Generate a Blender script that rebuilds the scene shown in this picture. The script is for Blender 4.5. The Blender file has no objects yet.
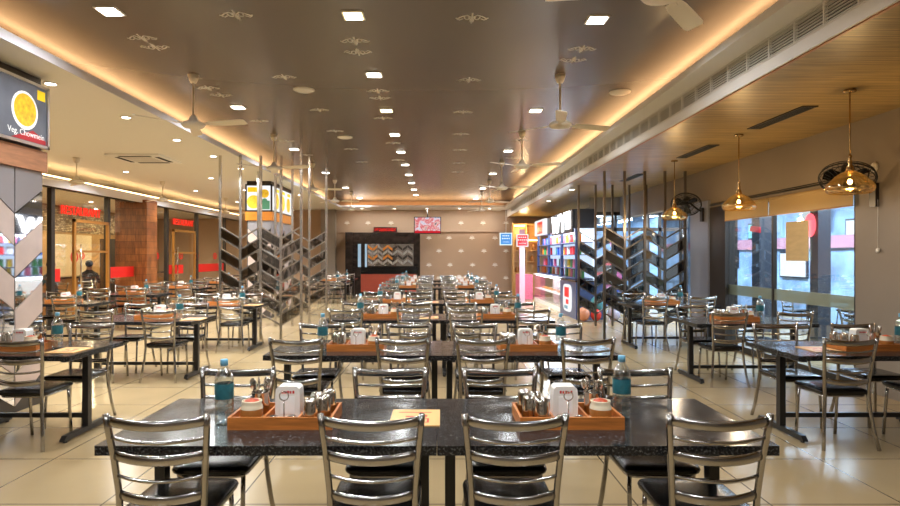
import bpy, bmesh, math, random
from mathutils import Vector, Matrix
random.seed(7)
PI = math.pi
SC = bpy.context.scene
COL = SC.collection
H = 1.58            # eye height
ZC = 3.48           # soffit / wood ceiling underside
ZS = 3.83           # brown slab underside

# ------------------------------------------------------------------ mesh builder
class MB:
    def __init__(s):
        s.v = []; s.f = []; s.m = []; s.sm = []
    def add(s, vs, fs, m=0, smooth=False, xf=None):
        b = len(s.v)
        for p in vs:
            p = Vector(p)
            if xf is not None: p = xf @ p
            s.v.append(p)
        for f in fs:
            s.f.append(tuple(b + i for i in f)); s.m.append(m); s.sm.append(smooth)
        return s
    def box(s, x0, x1, y0, y1, z0, z1, m=0, xf=None):
        vs = [(x0,y0,z0),(x1,y0,z0),(x1,y1,z0),(x0,y1,z0),(x0,y0,z1),(x1,y0,z1),(x1,y1,z1),(x0,y1,z1)]
        return s.add(vs, [(3,2,1,0),(4,5,6,7),(0,1,5,4),(1,2,6,5),(2,3,7,6),(3,0,4,7)], m, False, xf)
    def prism(s, poly, a, b, axis='z', m=0, smooth=False, xf=None):
        # poly counter-clockwise in the plane of the two other axes
        n = len(poly)
        def P(p, t):
            if axis == 'z': return (p[0], p[1], t)
            if axis == 'y': return (p[0], t, p[1])
            return (t, p[0], p[1])
        vs = [P(p, a) for p in poly] + [P(p, b) for p in poly]
        fs = [tuple(range(n-1, -1, -1)), tuple(range(n, 2*n))]
        for i in range(n):
            j = (i+1) % n
            fs.append((i, j, n+j, n+i))
        if axis == 'y': fs = [tuple(reversed(f)) for f in fs]
        return s.add(vs, fs, m, smooth, xf)
    def frames(s, path, closed=False, up=None):
        n = len(path); out = []; prev = None
        for i in range(n):
            if closed: t = path[(i+1) % n] - path[i-1]
            elif i == 0: t = path[1] - path[0]
            elif i == n-1: t = path[-1] - path[-2]
            else: t = path[i+1] - path[i-1]
            t.normalize()
            if up is not None:
                u = Vector(up)
            elif prev is None:
                u = Vector((0,0,1)) if abs(t.z) < .9 else Vector((1,0,0))
            else: u = prev
            a = u - t * u.dot(t)
            if a.length < 1e-6: a = t.orthogonal()
            a.normalize(); b = t.cross(a)
            prev = a; out.append((a, b))
        return out
    def tube(s, path, r, n=8, m=0, closed=False, xf=None, up=None, sq=None):
        path = [Vector(p) for p in path]
        N = len(path); fr = s.frames(path, closed, up)
        rs = r if isinstance(r, (list, tuple)) else [r]*N
        vs = []; fs = []
        for i in range(N):
            a, b = fr[i]
            for k in range(n):
                th = 2*PI*k/n
                w = sq if sq else 1.0
                vs.append(path[i] + a*(math.cos(th)*rs[i]) + b*(math.sin(th)*rs[i]*w))
        last = N if closed else N-1
        for i in range(last):
            j = (i+1) % N
            for k in range(n):
                l = (k+1) % n
                fs.append((i*n+k, i*n+l, j*n+l, j*n+k))
        if not closed:
            fs.append(tuple(range(n-1, -1, -1))); fs.append(tuple((N-1)*n+k for k in range(n)))
        return s.add(vs, fs, m, True, xf)
    def bar(s, path, w, t, up=(0,0,1), m=0, xf=None, closed=False):
        # rectangular section: w along up, t across
        path = [Vector(p) for p in path]; N = len(path); fr = s.frames(path, closed, up)
        vs = []; fs = []
        for i in range(N):
            a, b = fr[i]
            for (p, q) in ((-1,-1),(1,-1),(1,1),(-1,1)):
                vs.append(path[i] + a*(p*w/2) + b*(q*t/2))
        for i in range(N if closed else N-1):
            j = (i+1) % N
            for k in range(4):
                l = (k+1) % 4
                fs.append((i*4+k, i*4+l, j*4+l, j*4+k))
        if not closed:
            fs.append((3,2,1,0)); fs.append(tuple((N-1)*4+k for k in range(4)))
        return s.add(vs, fs, m, False, xf)
    def lathe(s, prof, n=16, m=0, c=(0,0,0), xf=None, smooth=True, caps=True):
        vs = []; fs = []; N = len(prof)
        for (r, z) in prof:
            for k in range(n):
                th = 2*PI*k/n
                vs.append((c[0]+r*math.cos(th), c[1]+r*math.sin(th), c[2]+z))
        for i in range(N-1):
            for k in range(n):
                l = (k+1) % n
                fs.append((i*n+k, i*n+l, (i+1)*n+l, (i+1)*n+k))
        if caps:
            if prof[0][0] > 1e-4: fs.append(tuple(range(n-1, -1, -1)))
            if prof[-1][0] > 1e-4: fs.append(tuple((N-1)*n+k for k in range(n)))
        return s.add(vs, fs, m, smooth, xf)
    def cyl(s, c, r, h, n=16, m=0, xf=None):
        return s.lathe([(r,0),(r,h)], n, m, c, xf, False)
    def sphere(s, c, r, n=12, k=8, m=0, sc=(1,1,1), xf=None):
        prof = [(max(1e-5, math.sin(PI*i/k)), -math.cos(PI*i/k)) for i in range(k+1)]
        M = Matrix.Translation(c) @ Matrix.Diagonal((r*sc[0], r*sc[1], r*sc[2], 1))
        if xf is not None: M = xf @ M
        return s.lathe(prof, n, m, (0,0,0), M)
    def mesh(s, name, mats):
        me = bpy.data.meshes.new(name)
        me.from_pydata([tuple(p) for p in s.v], [], s.f)
        if not isinstance(mats, (list, tuple)): mats = [mats]
        for mt in mats: me.materials.append(mt)
        me.polygons.foreach_set('material_index', s.m)
        me.polygons.foreach_set('use_smooth', s.sm)
        me.update(); me.validate()
        bm = bmesh.new(); bm.from_mesh(me)
        bmesh.ops.recalc_face_normals(bm, faces=bm.faces)
        bm.to_mesh(me); bm.free()
        return me

def link(name, me, parent=None, loc=(0,0,0), rot=(0,0,0)):
    o = bpy.data.objects.new(name, me); COL.objects.link(o)
    o.location = loc; o.rotation_euler = rot
    if parent is not None: o.parent = parent
    return o
def tag(o, label, cat, group=None, kind=None):
    o['label'] = label; o['category'] = cat
    if group: o['group'] = group
    if kind: o['kind'] = kind
    return o
def struct(name, mb, mats, label=None, parent=None):
    o = link(name, mb.mesh(name, mats), parent)
    if parent is None: o['kind'] = 'structure'
    if label: o['label'] = label
    return o
def thing(name, label, cat, loc=(0,0,0), rz=0, group=None):
    o = bpy.data.objects.new(name, None); COL.objects.link(o)
    o.empty_display_size = .1
    o.location = loc; o.rotation_euler = (0,0,rz)
    return tag(o, label, cat, group)
# kit: {'parts': [(name, mesh, loc, [subparts...]), ...]}
def place(name, kit, label, cat, loc=(0,0,0), rz=0, group=None):
    o = thing(name, label, cat, loc, rz, group)
    for p in kit:
        c = link(p[0], p[1], o)
        for q in (p[2] if len(p) > 2 else ()):
            link(q[0], q[1], c)
    return o
def single(name, me, label, cat, loc=(0,0,0), rz=0, group=None):
    return tag(link(name, me, None, loc, (0,0,rz)), label, cat, group)
def at(px, py, Y):
    return Vector(((px-437)/600*Y, Y, H-(py-256)/600*Y))
def text_mesh(name, txt, size, mat, ext=.004, align='CENTER'):
    cu = bpy.data.curves.new(name, 'FONT'); cu.body = txt; cu.size = size; cu.extrude = ext
    cu.align_x = align; cu.align_y = 'CENTER'
    o = bpy.data.objects.new(name, cu); COL.objects.link(o)
    dg = bpy.context.evaluated_depsgraph_get()
    me = bpy.data.meshes.new_from_object(o.evaluated_get(dg))
    bpy.data.objects.remove(o); bpy.data.curves.remove(cu)
    me.materials.clear(); me.materials.append(mat)
    return me
ORD = ['first','second','third','fourth','fifth','sixth','seventh','eighth','ninth','tenth','eleventh','twelfth','thirteenth','fourteenth','fifteenth']

# ------------------------------------------------------------------ materials
def srgb(r, g, b):
    f = lambda c: (c/255/12.92) if c/255 <= .04045 else ((c/255+.055)/1.055)**2.4
    return (f(r), f(g), f(b), 1)
def newmat(name):
    m = bpy.data.materials.new(name); m.use_nodes = True
    nt = m.node_tree; nt.nodes.clear()
    out = nt.nodes.new('ShaderNodeOutputMaterial')
    return m, nt, out
def pbr(name, col, rough=.5, metal=0, emit=None, es=0, spec=.5, noise=None, bump=None, coat=0):
    m, nt, out = newmat(name)
    p = nt.nodes.new('ShaderNodeBsdfPrincipled')
    nt.links.new(p.outputs[0], out.inputs[0])
    p.inputs['Base Color'].default_value = col
    p.inputs['Roughness'].default_value = rough
    p.inputs['Metallic'].default_value = metal
    p.inputs['Specular IOR Level'].default_value = spec
    p.inputs['Coat Weight'].default_value = coat
    if emit:
        p.inputs['Emission Color'].default_value = emit; p.inputs['Emission Strength'].default_value = es
    if noise:
        sc, amt = noise[0], noise[1]
        tc = nt.nodes.new('ShaderNodeTexCoord'); mp = nt.nodes.new('ShaderNodeMapping')
        if len(noise) > 2: mp.inputs['Scale'].default_value = noise[2]
        n = nt.nodes.new('ShaderNodeTexNoise'); n.inputs['Scale'].default_value = sc; n.inputs['Detail'].default_value = 6
        nt.links.new(tc.outputs['Object'], mp.inputs[0]); nt.links.new(mp.outputs[0], n.inputs[0])
        r = nt.nodes.new('ShaderNodeValToRGB')
        c = Vector(col[:3])
        r.color_ramp.elements[0].position = .3; r.color_ramp.elements[1].position = .7
        r.color_ramp.elements[0].color = (*(c*(1-amt)), 1); r.color_ramp.elements[1].color = (*(c*(1+amt)), 1)
        nt.links.new(n.outputs['Fac'], r.inputs[0]); nt.links.new(r.outputs[0], p.inputs['Base Color'])
        if bump:
            b = nt.nodes.new('ShaderNodeBump'); b.inputs['Strength'].default_value = bump; b.inputs['Distance'].default_value = .01
            nt.links.new(n.outputs['Fac'], b.inputs['Height']); nt.links.new(b.outputs[0], p.inputs['Normal'])
    return m
def emis(name, col, st):
    m, nt, out = newmat(name)
    e = nt.nodes.new('ShaderNodeEmission'); e.inputs[0].default_value = col; e.inputs[1].default_value = st
    nt.links.new(e.outputs[0], out.inputs[0]); return m
def glass(name, tint=(1,1,1,1), refl=.08, rough=.02, gcol=(1,1,1,1), power=3.0, top=.6):
    m, nt, out = newmat(name)
    t = nt.nodes.new('ShaderNodeBsdfTransparent'); t.inputs[0].default_value = tint
    g = nt.nodes.new('ShaderNodeBsdfGlossy'); g.inputs['Roughness'].default_value = rough; g.inputs[0].default_value = gcol
    lw = nt.nodes.new('ShaderNodeLayerWeight'); lw.inputs[0].default_value = .5
    pw = nt.nodes.new('ShaderNodeMath'); pw.operation = 'POWER'; pw.inputs[1].default_value = power
    mr = nt.nodes.new('ShaderNodeMapRange'); mr.inputs['To Min'].default_value = refl; mr.inputs['To Max'].default_value = top
    mx = nt.nodes.new('ShaderNodeMixShader')
    nt.links.new(lw.outputs['Facing'], pw.inputs[0]); nt.links.new(pw.outputs[0], mr.inputs[0])
    nt.links.new(mr.outputs[0], mx.inputs[0]); nt.links.new(t.outputs[0], mx.inputs[1]); nt.links.new(g.outputs[0], mx.inputs[2])
    nt.links.new(mx.outputs[0], out.inputs[0]); return m
def brickmat(name, c1, c2, cm, bw, rh, mortar, rough, axes='xy', offset=.0, noise_sc=3, noise_amt=.12, stretch=(1,1,1), coat=0, spec=.5):
    m, nt, out = newmat(name)
    p = nt.nodes.new('ShaderNodeBsdfPrincipled'); nt.links.new(p.outputs[0], out.inputs[0])
    p.inputs['Roughness'].default_value = rough; p.inputs['Coat Weight'].default_value = coat; p.inputs['Specular IOR Level'].default_value = spec
    tc = nt.nodes.new('ShaderNodeTexCoord')
    sp = nt.nodes.new('ShaderNodeSeparateXYZ'); cb = nt.nodes.new('ShaderNodeCombineXYZ')
    nt.links.new(tc.outputs['Object'], sp.inputs[0])
    ix = 'XYZ'
    nt.links.new(sp.outputs['xyz'.index(axes[0])], cb.inputs[0]); nt.links.new(sp.outputs['xyz'.index(axes[1])], cb.inputs[1])
    b = nt.nodes.new('ShaderNodeTexBrick'); b.offset = offset; b.squash = 1
    b.inputs['Scale'].default_value = 1; b.inputs['Brick Width'].default_value = bw; b.inputs['Row Height'].default_value = rh
    b.inputs['Mortar Size'].default_value = mortar; b.inputs['Mortar Smooth'].default_value = .1; b.inputs['Bias'].default_value = 0
    b.inputs['Color1'].default_value = c1; b.inputs['Color2'].default_value = c2; b.inputs['Mortar'].default_value = cm
    nt.links.new(cb.outputs[0], b.inputs['Vector'])
    mp = nt.nodes.new('ShaderNodeMapping'); mp.inputs['Scale'].default_value = stretch
    nt.links.new(tc.outputs['Object'], mp.inputs[0])
    n = nt.nodes.new('ShaderNodeTexNoise'); n.inputs['Scale'].default_value = noise_sc; n.inputs['Detail'].default_value = 6
    nt.links.new(mp.outputs[0], n.inputs[0])
    mr = nt.nodes.new('ShaderNodeMapRange'); mr.inputs['From Min'].default_value = .3; mr.inputs['From Max'].default_value = .7
    mr.inputs['To Min'].default_value = 1-noise_amt; mr.inputs['To Max'].default_value = 1+noise_amt
    nt.links.new(n.outputs['Fac'], mr.inputs[0])
    mx = nt.nodes.new('ShaderNodeVectorMath'); mx.operation = 'SCALE'
    nt.links.new(b.outputs['Color'], mx.inputs[0]); nt.links.new(mr.outputs[0], mx.inputs['Scale'])
    nt.links.new(mx.outputs[0], p.inputs['Base Color'])
    return m
def granite(name):
    m, nt, out = newmat(name)
    p = nt.nodes.new('ShaderNodeBsdfPrincipled'); nt.links.new(p.outputs[0], out.inputs[0])
    tc = nt.nodes.new('ShaderNodeTexCoord')
    n = nt.nodes.new('ShaderNodeTexNoise'); n.inputs['Scale'].default_value = 90; n.inputs['Detail'].default_value = 4
    nt.links.new(tc.outputs['Object'], n.inputs[0])
    r = nt.nodes.new('ShaderNodeValToRGB'); e = r.color_ramp.elements
    e[0].position = .38; e[0].color = (.006,.006,.007,1); e[1].position = .74; e[1].color = (.12,.12,.115,1)
    nn = r.color_ramp.elements.new(.55); nn.color = (.02,.02,.021,1)
    nt.links.new(n.outputs['Fac'], r.inputs[0]); nt.links.new(r.outputs[0], p.inputs['Base Color'])
    p.inputs['Roughness'].default_value = .16; p.inputs['Specular IOR Level'].default_value = .32
    n2 = nt.nodes.new('ShaderNodeTexNoise'); n2.inputs['Scale'].default_value = 14; nt.links.new(tc.outputs['Object'], n2.inputs[0])
    mr = nt.nodes.new('ShaderNodeMapRange'); mr.inputs['To Min'].default_value = .1; mr.inputs['To Max'].default_value = .26
    nt.links.new(n2.outputs['Fac'], mr.inputs[0]); nt.links.new(mr.outputs[0], p.inputs['Roughness'])
    return m

M = {}
M['floor'] = brickmat('floor_tile', srgb(168,146,110), srgb(162,140,104), srgb(90,78,60), .85, .85, .006, .22, 'xy', 0, 1.3, .07)
M['slab'] = pbr('brown_ceiling_paint', srgb(98,86,75), .27, spec=.6)
M['cream'] = pbr('cream_ceiling_paint', srgb(240,236,226), .55)
M['white'] = pbr('white_paint', srgb(242,240,236), .45)
M['lilac'] = pbr('white_fascia_paint', srgb(222,220,225), .5)
M['wood_ceil'] = brickmat('ceiling_plank', srgb(174,146,90), srgb(158,130,76), srgb(96,74,42), 40, .11, .004, .32, 'xy', .5, 2.2, .42, (.8,16,1))
M['wall_r'] = pbr('grey_brown_plaster', srgb(140,129,117), .6, noise=(1.2,.06))
M['wall_b'] = pbr('tan_plaster', srgb(178,150,124), .6, noise=(.8,.05))
M['wall_b2'] = pbr('lighter_tan_plaster', srgb(186,160,136), .6)
M['stencil'] = pbr('pale_stencil_paint', srgb(246,242,234), .6)
M['dark_marble'] = pbr('dark_marble', srgb(46,38,34), .15, noise=(3,.6,(1,1,2)))
M['black'] = pbr('black_powder_coat', srgb(26,25,25), .35)
M['black_gloss'] = pbr('black_gloss', srgb(18,17,18), .12)
M['vinyl'] = pbr('black_vinyl', srgb(14,13,13), .25, spec=.4)
M['chrome'] = pbr('chair_steel', (.43,.41,.385,1), .19, 1)
M['steel'] = pbr('polished_steel', (.70,.67,.62,1), .12, 1)
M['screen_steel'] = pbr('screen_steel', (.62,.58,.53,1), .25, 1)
M['screen_dark_reflect'] = pbr('dark_reflect_screen_steel', (.20,.18,.16,1), .3, 1)  # same screen steel, darkened to imitate darker reflections on the window side
M['mirror'] = pbr('mirror', (.82,.82,.84,1), .03, 1)
M['granite'] = granite('dark_granite')
M['tray_wood'] = pbr('tray_wood', srgb(192,114,50), .4, noise=(7,.25,(1,10,10)))
M['tray_text'] = pbr('tray_print', srgb(150,40,20), .5)
M['napkin'] = pbr('white_plastic', srgb(238,234,226), .35)
M['napkin_paper'] = pbr('napkin_paper', srgb(248,246,242), .8)
M['red'] = pbr('red_print', srgb(196,24,24), .5)
M['pot'] = pbr('cream_ceramic', srgb(222,206,176), .25)
M['pot_brown'] = pbr('brown_glaze', srgb(172,112,56), .25)
M['sauce'] = pbr('chutney', srgb(176,64,20), .4, noise=(60,.4))
M['cap'] = pbr('blue_cap', srgb(110,172,204), .35)
M['label'] = pbr('teal_label', srgb(38,100,110), .4, noise=(30,.25))
M['pet'] = glass('clear_bottle', (.90,.95,.96,1), .20, .12, power=1.6, top=.85)
M['water'] = glass('clear_water', (.93,.97,.98,1), .05, .05, power=2.5, top=.4)
M['menu'] = pbr('menu_card', srgb(222,172,106), .4)
M['fan_white'] = pbr('fan_enamel', srgb(236,226,206), .35)
M['frame_white'] = pbr('light_frame', srgb(225,222,215), .4)
M['led'] = emis('led_panel', (1,.93,.80,1), 14)
M['led_warm'] = emis('led_panel_warm', (1,.78,.38,1), 14)
M['led_cool'] = emis('led_panel_cool', (.85,.95,1,1), 14)
M['cove'] = emis('cove_led', (1,.58,.27,1), 7.5)
M['cove_line'] = emis('led_line', (1,.62,.28,1), 6)
M['grille'] = pbr('grille_grey', srgb(215,212,206), .4)
M['grille_dark'] = pbr('duct_dark', srgb(8,8,8), .7)
M['brass'] = pbr('brass', (.58,.38,.16,1), .25, 1)
M['amber'] = glass('amber_glass', (1,.80,.48,1), .25, .10, (1,.82,.5,1), 1.4, .75)
M['bulb'] = emis('warm_bulb', (1,.66,.28,1), 70)
M['pillar_grey'] = pbr('grey_laminate', srgb(150,146,150), .35)
M['pillar_marble'] = pbr('pinkish_marble', srgb(206,186,176), .2, noise=(2.2,.14))
M['joint'] = pbr('dark_joint', srgb(70,62,56), .5)
M['wood_band'] = pbr('light_brown_wood', srgb(186,132,98), .4, noise=(5,.18,(4,1,8)))
M['orange_band'] = pbr('orange_wood', srgb(214,132,44), .4)
M['alu'] = pbr('brushed_aluminium', (.66,.66,.66,1), .3, 1)
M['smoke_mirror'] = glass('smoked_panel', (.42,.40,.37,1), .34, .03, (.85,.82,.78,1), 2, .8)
M['smoke_dark_reflect'] = glass('dark_reflect_panel', (.22,.21,.20,1), .26, .03, (.75,.75,.75,1), 2, .7)  # panel colour darkened to imitate the dark surroundings these mirrors reflect
M['glass'] = glass('clear_pane', (.97,.985,.985,1), .05, .01, power=3.5, top=.55)
M['glass_tint'] = glass('bluish_pane', (.86,.93,.97,1), .10, .01, power=3, top=.55)
M['frost'] = glass('frosted_band', (.55,.58,.50,1), .35, .5, (.75,.78,.66,1), power=1, top=.5)
M['red_band'] = pbr('red_band', srgb(200,30,24), .4, emit=srgb(200,30,24), es=.15)
M['mullion'] = pbr('dark_mullion', srgb(62,56,52), .35, .4)
M['gold_frame'] = pbr('golden_wood', srgb(160,108,48), .3)
M['wood_tile'] = brickmat('wood_cladding', srgb(150,90,46), srgb(112,62,32), srgb(70,40,22), .55, .18, .004, .4, 'yz', .5, 4, .35, (1,6,1))
M['wood_tile_f'] = brickmat('wood_cladding_front', srgb(150,90,46), srgb(112,62,32), srgb(70,40,22), .55, .18, .004, .4, 'xz', .5, 4, .35, (6,1,1))
M['interior'] = pbr('warm_wall', srgb(176,140,92), .5, noise=(1.5,.3))
M['mosaic'] = brickmat('stone_mosaic', srgb(220,200,160), srgb(120,96,64), srgb(90,70,46), .12, .05, .008, .6, 'yz', .5, 9, .4)
M['poster'] = pbr('cream_poster', srgb(226,206,168), .6)
M['poster_paper'] = pbr('brown_paper', srgb(196,172,128), .8, noise=(4,.08,(1,1,4)))
M['blind'] = pbr('roller_blind', srgb(190,164,120), .8)
M['blue_metal'] = pbr('blue_grey_panel', srgb(150,156,172), .3, .3)
M['ext_wall'] = pbr('outside_wall', srgb(128,156,190), .5, noise=(1.6,.5))
M['ext_floor'] = pbr('outside_floor', srgb(130,140,150), .4)
M['ext_dark'] = pbr('outside_dark', srgb(44,48,56), .35)
M['pink'] = pbr('pink_band', srgb(170,120,135), .6)
M['skin'] = pbr('skin', srgb(150,104,74), .5)
M['hair'] = pbr('hair', srgb(24,18,16), .5)
M['cloth'] = pbr('dark_cloth', srgb(40,36,40), .8)
def tex_screen(name):
    m, nt, out = newmat(name)
    tc = nt.nodes.new('ShaderNodeTexCoord')
    v = nt.nodes.new('ShaderNodeTexNoise'); v.inputs['Scale'].default_value = 5; v.inputs['Detail'].default_value = 3
    nt.links.new(tc.outputs['Object'], v.inputs[0])
    r = nt.nodes.new('ShaderNodeValToRGB'); r.color_ramp.interpolation = 'LINEAR'
    e = r.color_ramp.elements; e[0].position = .3; e[0].color = srgb(120,170,220); e[1].position = .75; e[1].color = srgb(40,50,90)
    for p, c in ((.42, srgb(235,220,225)), (.52, srgb(220,90,100)), (.6, srgb(240,200,190))):
        x = e.new(p); x.color = c
    nt.links.new(v.outputs['Fac'], r.inputs[0])
    em = nt.nodes.new('ShaderNodeEmission'); em.inputs[1].default_value = .6
    nt.links.new(r.outputs[0], em.inputs[0]); nt.links.new(em.outputs[0], out.inputs[0]); return m
M['tv'] = tex_screen('tv_picture')

# ------------------------------------------------------------------ camera, world, colour
cam = bpy.data.cameras.new('camera'); co = bpy.data.objects.new('camera', cam); COL.objects.link(co)
co.location = (0,0,H); co.rotation_euler = (PI/2,0,0)
cam.sensor_width = 36; cam.lens = 24; cam.shift_x = 13/900; cam.shift_y = 3/900
cam.clip_start = .05; cam.clip_end = 200
SC.camera = co
w = bpy.data.worlds.new('world'); SC.world = w; w.use_nodes = True
w.node_tree.nodes['Background'].inputs[0].default_value = (.95,.93,.92,1)
w.node_tree.nodes['Background'].inputs[1].default_value = .6
SC.view_settings.view_transform = 'Standard'; SC.view_settings.look = 'None'
SC.view_settings.gamma = 1; SC.view_settings.exposure = 0.74
try: SC.view_settings.use_curve_mapping = False
except Exception: pass
SC.cycles.use_denoising = True
SC.cycles.max_bounces = 8; SC.cycles.transparent_max_bounces = 16
SC.cycles.caustics_reflective = False; SC.cycles.caustics_refractive = False
SC.cycles.sample_clamp_indirect = 6

def area(name, loc, size, power, col=(1,1,1), rot=(0,0,0), size_y=None, spread=PI):
    l = bpy.data.lights.new(name, 'AREA'); l.energy = power; l.color = col; l.size = size
    if size_y: l.shape = 'RECTANGLE'; l.size_y = size_y
    l.spread = spread
    o = bpy.data.objects.new(name, l); COL.objects.link(o); o.location = loc; o.rotation_euler = rot
    return o
def point(name, loc, power, col, r=.03):
    l = bpy.data.lights.new(name, 'POINT'); l.energy = power; l.color = col; l.shadow_soft_size = r
    o = bpy.data.objects.new(name, l); COL.objects.link(o); o.location = loc; return o

# ================================================================== SETTING
YB = 24.8; XW = 5.02; ZW = 3.19; K = .847; XL = -3.8; XR = 2.64; XG = -8.3; YF = -3.5
fl = struct('floor', MB().box(-12.57, 13.43, YF+.43, YB+.73, -.1, 0), M['floor']); fl.location = (-.43, -.43, 0)
struct('ceiling', MB().box(XL-.82, XR+.75, YF, YB+.2, ZS, ZS+.1), M['slab'])
# cream ceiling of the bay beyond the pillars, with its lip towards the hall
struct('ceiling.001', MB().box(-8.6, XL, YF, YB, ZC, ZC+.075, 0).box(-4.62,-4.56,YF,YB,ZC+.076,ZS-.001,0).box(XL+.0005, XL+.014, YF, 23.3, ZC-.004, ZC+.085, 1), [M['cream'], M['lilac']])
struct('ceiling.002', MB().box(XL, XR, 23.3, YB, ZC, ZC+.075), M['white'])
# bulkhead beside the planks
bk = MB().box(XR, 2.96, YF, YB, ZC, ZC+.075).box(2.88, 2.90, YF, YB, ZW-.01, 3.285).box(2.88, 2.96, YF, 2.6, 3.285, ZC-.0005).box(2.88, 2.96, 23.4, YB, 3.285, ZC-.0005).box(3.22, 3.26, YF, YB, ZC+.075, ZS-.001).box(2.961, 3.26, YF, YB, ZC+.05, ZC+.075)
struct('ceiling.003', bk, M['white'])
struct('ceiling.004', MB().box(2.901, XW, YF, YB, ZW, ZW+.08), M['wood_ceil'])
struct('trim_1', MB().box(2.902, 2.925, YF, YB, ZW-.02, ZW-.0005), M['wood_band'])
# back wall with its projecting upper band
wb = MB().box(-13, 6.2, YB, YB+.15, 0, 4.0, 0).box(-4.4, -.52, YB-.06, YB, 2.55, ZC, 1).box(-.52, 3.2, YB-.06, YB, 2.57, ZC, 1)
struct('wall_back', wb, [M['wall_b'], M['wall_b2']])
struct('trim_2', MB().box(-4.75, -4.15, YB-.3, YB-.061, 0, ZC), M['wall_r'])
struct('wall_front', MB().box(-13, 6.2, YF-.15, YF, 0, 4.0), M['wall_r'])
# right wall around the window
wr = MB()
for (y0,y1,z0,z1) in ((YF,7.2,0,ZW+.1),(7.2,11.01,2.46,ZW+.1),(11.01,YB,2.6,ZW+.1)):
    wr.box(XW, XW+.2, y0, y1, z0, z1)
struct('wall_right', wr, M['wall_r'])
struct('trim_3', MB().box(XW-.02, XW+.2, 10.42, 11.0, 0, 2.459).box(XW-.04, XW-.021, 10.37, 10.5, 0, 2.459), M['mullion'])
struct('trim_4', MB().box(XW-.05, XW+.2, 11.01, 11.77, 0, 2.599), M['blue_metal'])
struct('trim_5', MB().box(XW-.03, XW-.001, 7.16, 10.36, 0, .10), M['mullion'])
wn = thing('window_1', 'wide shop window in the grey-brown wall', 'window'); wn['kind'] = 'structure'
link('frame', MB().box(XW+.02, XW+.08, 7.2, 7.25, 0, 2.459).box(XW+.02, XW+.08, 9.0, 9.04, 0, 2.459).box(XW+.02, XW+.08, 7.2, 10.42, 2.40, 2.459).mesh('frame', M['mullion']), wn)
link('pane', MB().box(XW+.045, XW+.055, 7.2, 10.42, 0, 2.45).mesh('pane', M['glass_tint']), wn)
link('frosted_band', MB().box(XW+.036, XW+.044, 7.25, 10.42, .92, 1.09).mesh('frosted_band', M['frost']), wn)
# glass front beyond the blue panel and the glazed cabin facing the hall
def glazing(name, segs, frames_, pane_mat, label):
    o = thing(name, label, 'window'); o['kind'] = 'structure'
    f = MB()
    for b in frames_: f.box(*b)
    link('frame', f.mesh('frame', M['mullion']), o)
    p = MB()
    for b in segs: p.box(*b)
    link('pane', p.mesh('pane', pane_mat), o)
    return o
glazing('window_2', [(XW+.04,XW+.05,11.78,12.5,0,2.56)], [(XW+.02,XW+.08,11.775,11.82,0,2.599),(XW+.02,XW+.08,12.45,12.5,0,2.599),(XW+.02,XW+.08,11.78,12.5,2.54,2.599)], M['glass_tint'], 'narrow glass front beyond the blue-grey panel')
YC = 16.5
fr = [(4.2,6.9,YC-.04,YC+.04,2.70,2.79),(4.2,6.9,YC-.04,YC+.04,2.26,2.36)]
for x in (4.235, 4.9, 5.8, 6.12, 6.86): fr.append((x-.035,x+.035,YC-.04,YC+.04,0,2.79))
glazing('window_3', [(4.21,6.9,YC-.005,YC+.005,0,2.75)], fr, M['glass_tint'], 'glazed cabin front with a dark transom')
struct('wall_cabin', MB().box(4.2, XW+2, 18.9, 19.0, 0, 2.79).box(4.2,4.24,YC+.041,19,0,2.79), M['ext_wall'])
struct('ceiling.005', MB().box(4.2, 6.9, YC+.05, 19.0, 2.791, 2.85), M['ext_dark'])
struct('wall_lobby', MB().box(4.2, XW-.001, YC-.05, YC+.04, 2.791, ZW-.001).box(XW+.201, 6.95, YC-.05, YC+.04, 2.791, ZW+.1), M['wall_r'])
# outside the window: a blue-lit passage
struct('wall_outside', MB().box(9.3, 9.5, YF+5, 30, 0, 4).box(7.0, 9.3, 29, 29.2, 0, 4), M['ext_wall'])
struct('trim_6', MB().box(9.2, 9.299, 4, 29, 1.77, 2.06), M['pink'])
struct('ceiling.006', MB().box(XW+.201, 9.5, YF+5, YC-.06, 3.04, 3.12).box(6.96, 9.5, YC-.06, 29, 3.04, 3.12), M['ext_wall'])
struct('pillar_outside', MB().box(6.56, 6.78, 10.33, 10.55, 0, 3.039), M['ext_dark'])
struct('pillar_outside.001', MB().box(6.69, 6.95, 12.45, 12.75, 0, 3.039), M['ext_dark'])

# left glazed shopfront
fr = []
for y in (10.0, 12.9, 15.1, 18.4, 20.7, 23.4): fr.append((XG-.05, XG+.05, y-.06, y+.06, 0, 3.1))
fr.append((XG-.04, XG+.04, 8.0, YB, 0, .08)); fr.append((XG-.04, XG+.04, 8.0, YB, 3.04, 3.12))
wl = glazing('window_4', [(XG-.006, XG+.006, 8.0, YB, .08, 3.04)], fr, M['glass'], 'glazed shopfront with red bands along the cream-ceilinged bay')
rb = MB()
for (y0,y1) in ((10.1,12.2),(12.95,13.2),(15.2,17.2),(18.5,19.6),(20.8,23.3)): rb.box(XG+.007, XG+.012, y0, y1, 1.02, 1.30)
link('red_band', rb.mesh('red_band', M['red_band']), wl)
for (px,yy) in ((82,0),(157,0),(181,0),(197,0),(215,0)):
    Y = 600*8.29/(437-px); b_ = MB(); R = .062*Y/14
    b_.bar([(XG+.011,Y+R*math.cos(a*PI/12)*1.5,1.58+R*math.sin(a*PI/12)) for a in range(24)], .004, R*.5, (1,0,0), 0, None, True)
    b_.box(XG+.009,XG+.013,Y-R*.7,Y+R*.7,1.58-R*.3,1.58+R*.35)
    link('red_ring_mark', b_.mesh('red_ring_mark', M['red_band']), wl)
struct('ceiling.007', MB().box(-13, XG+.199, YF, YB, 3.12, 3.2), M['white'])
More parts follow.
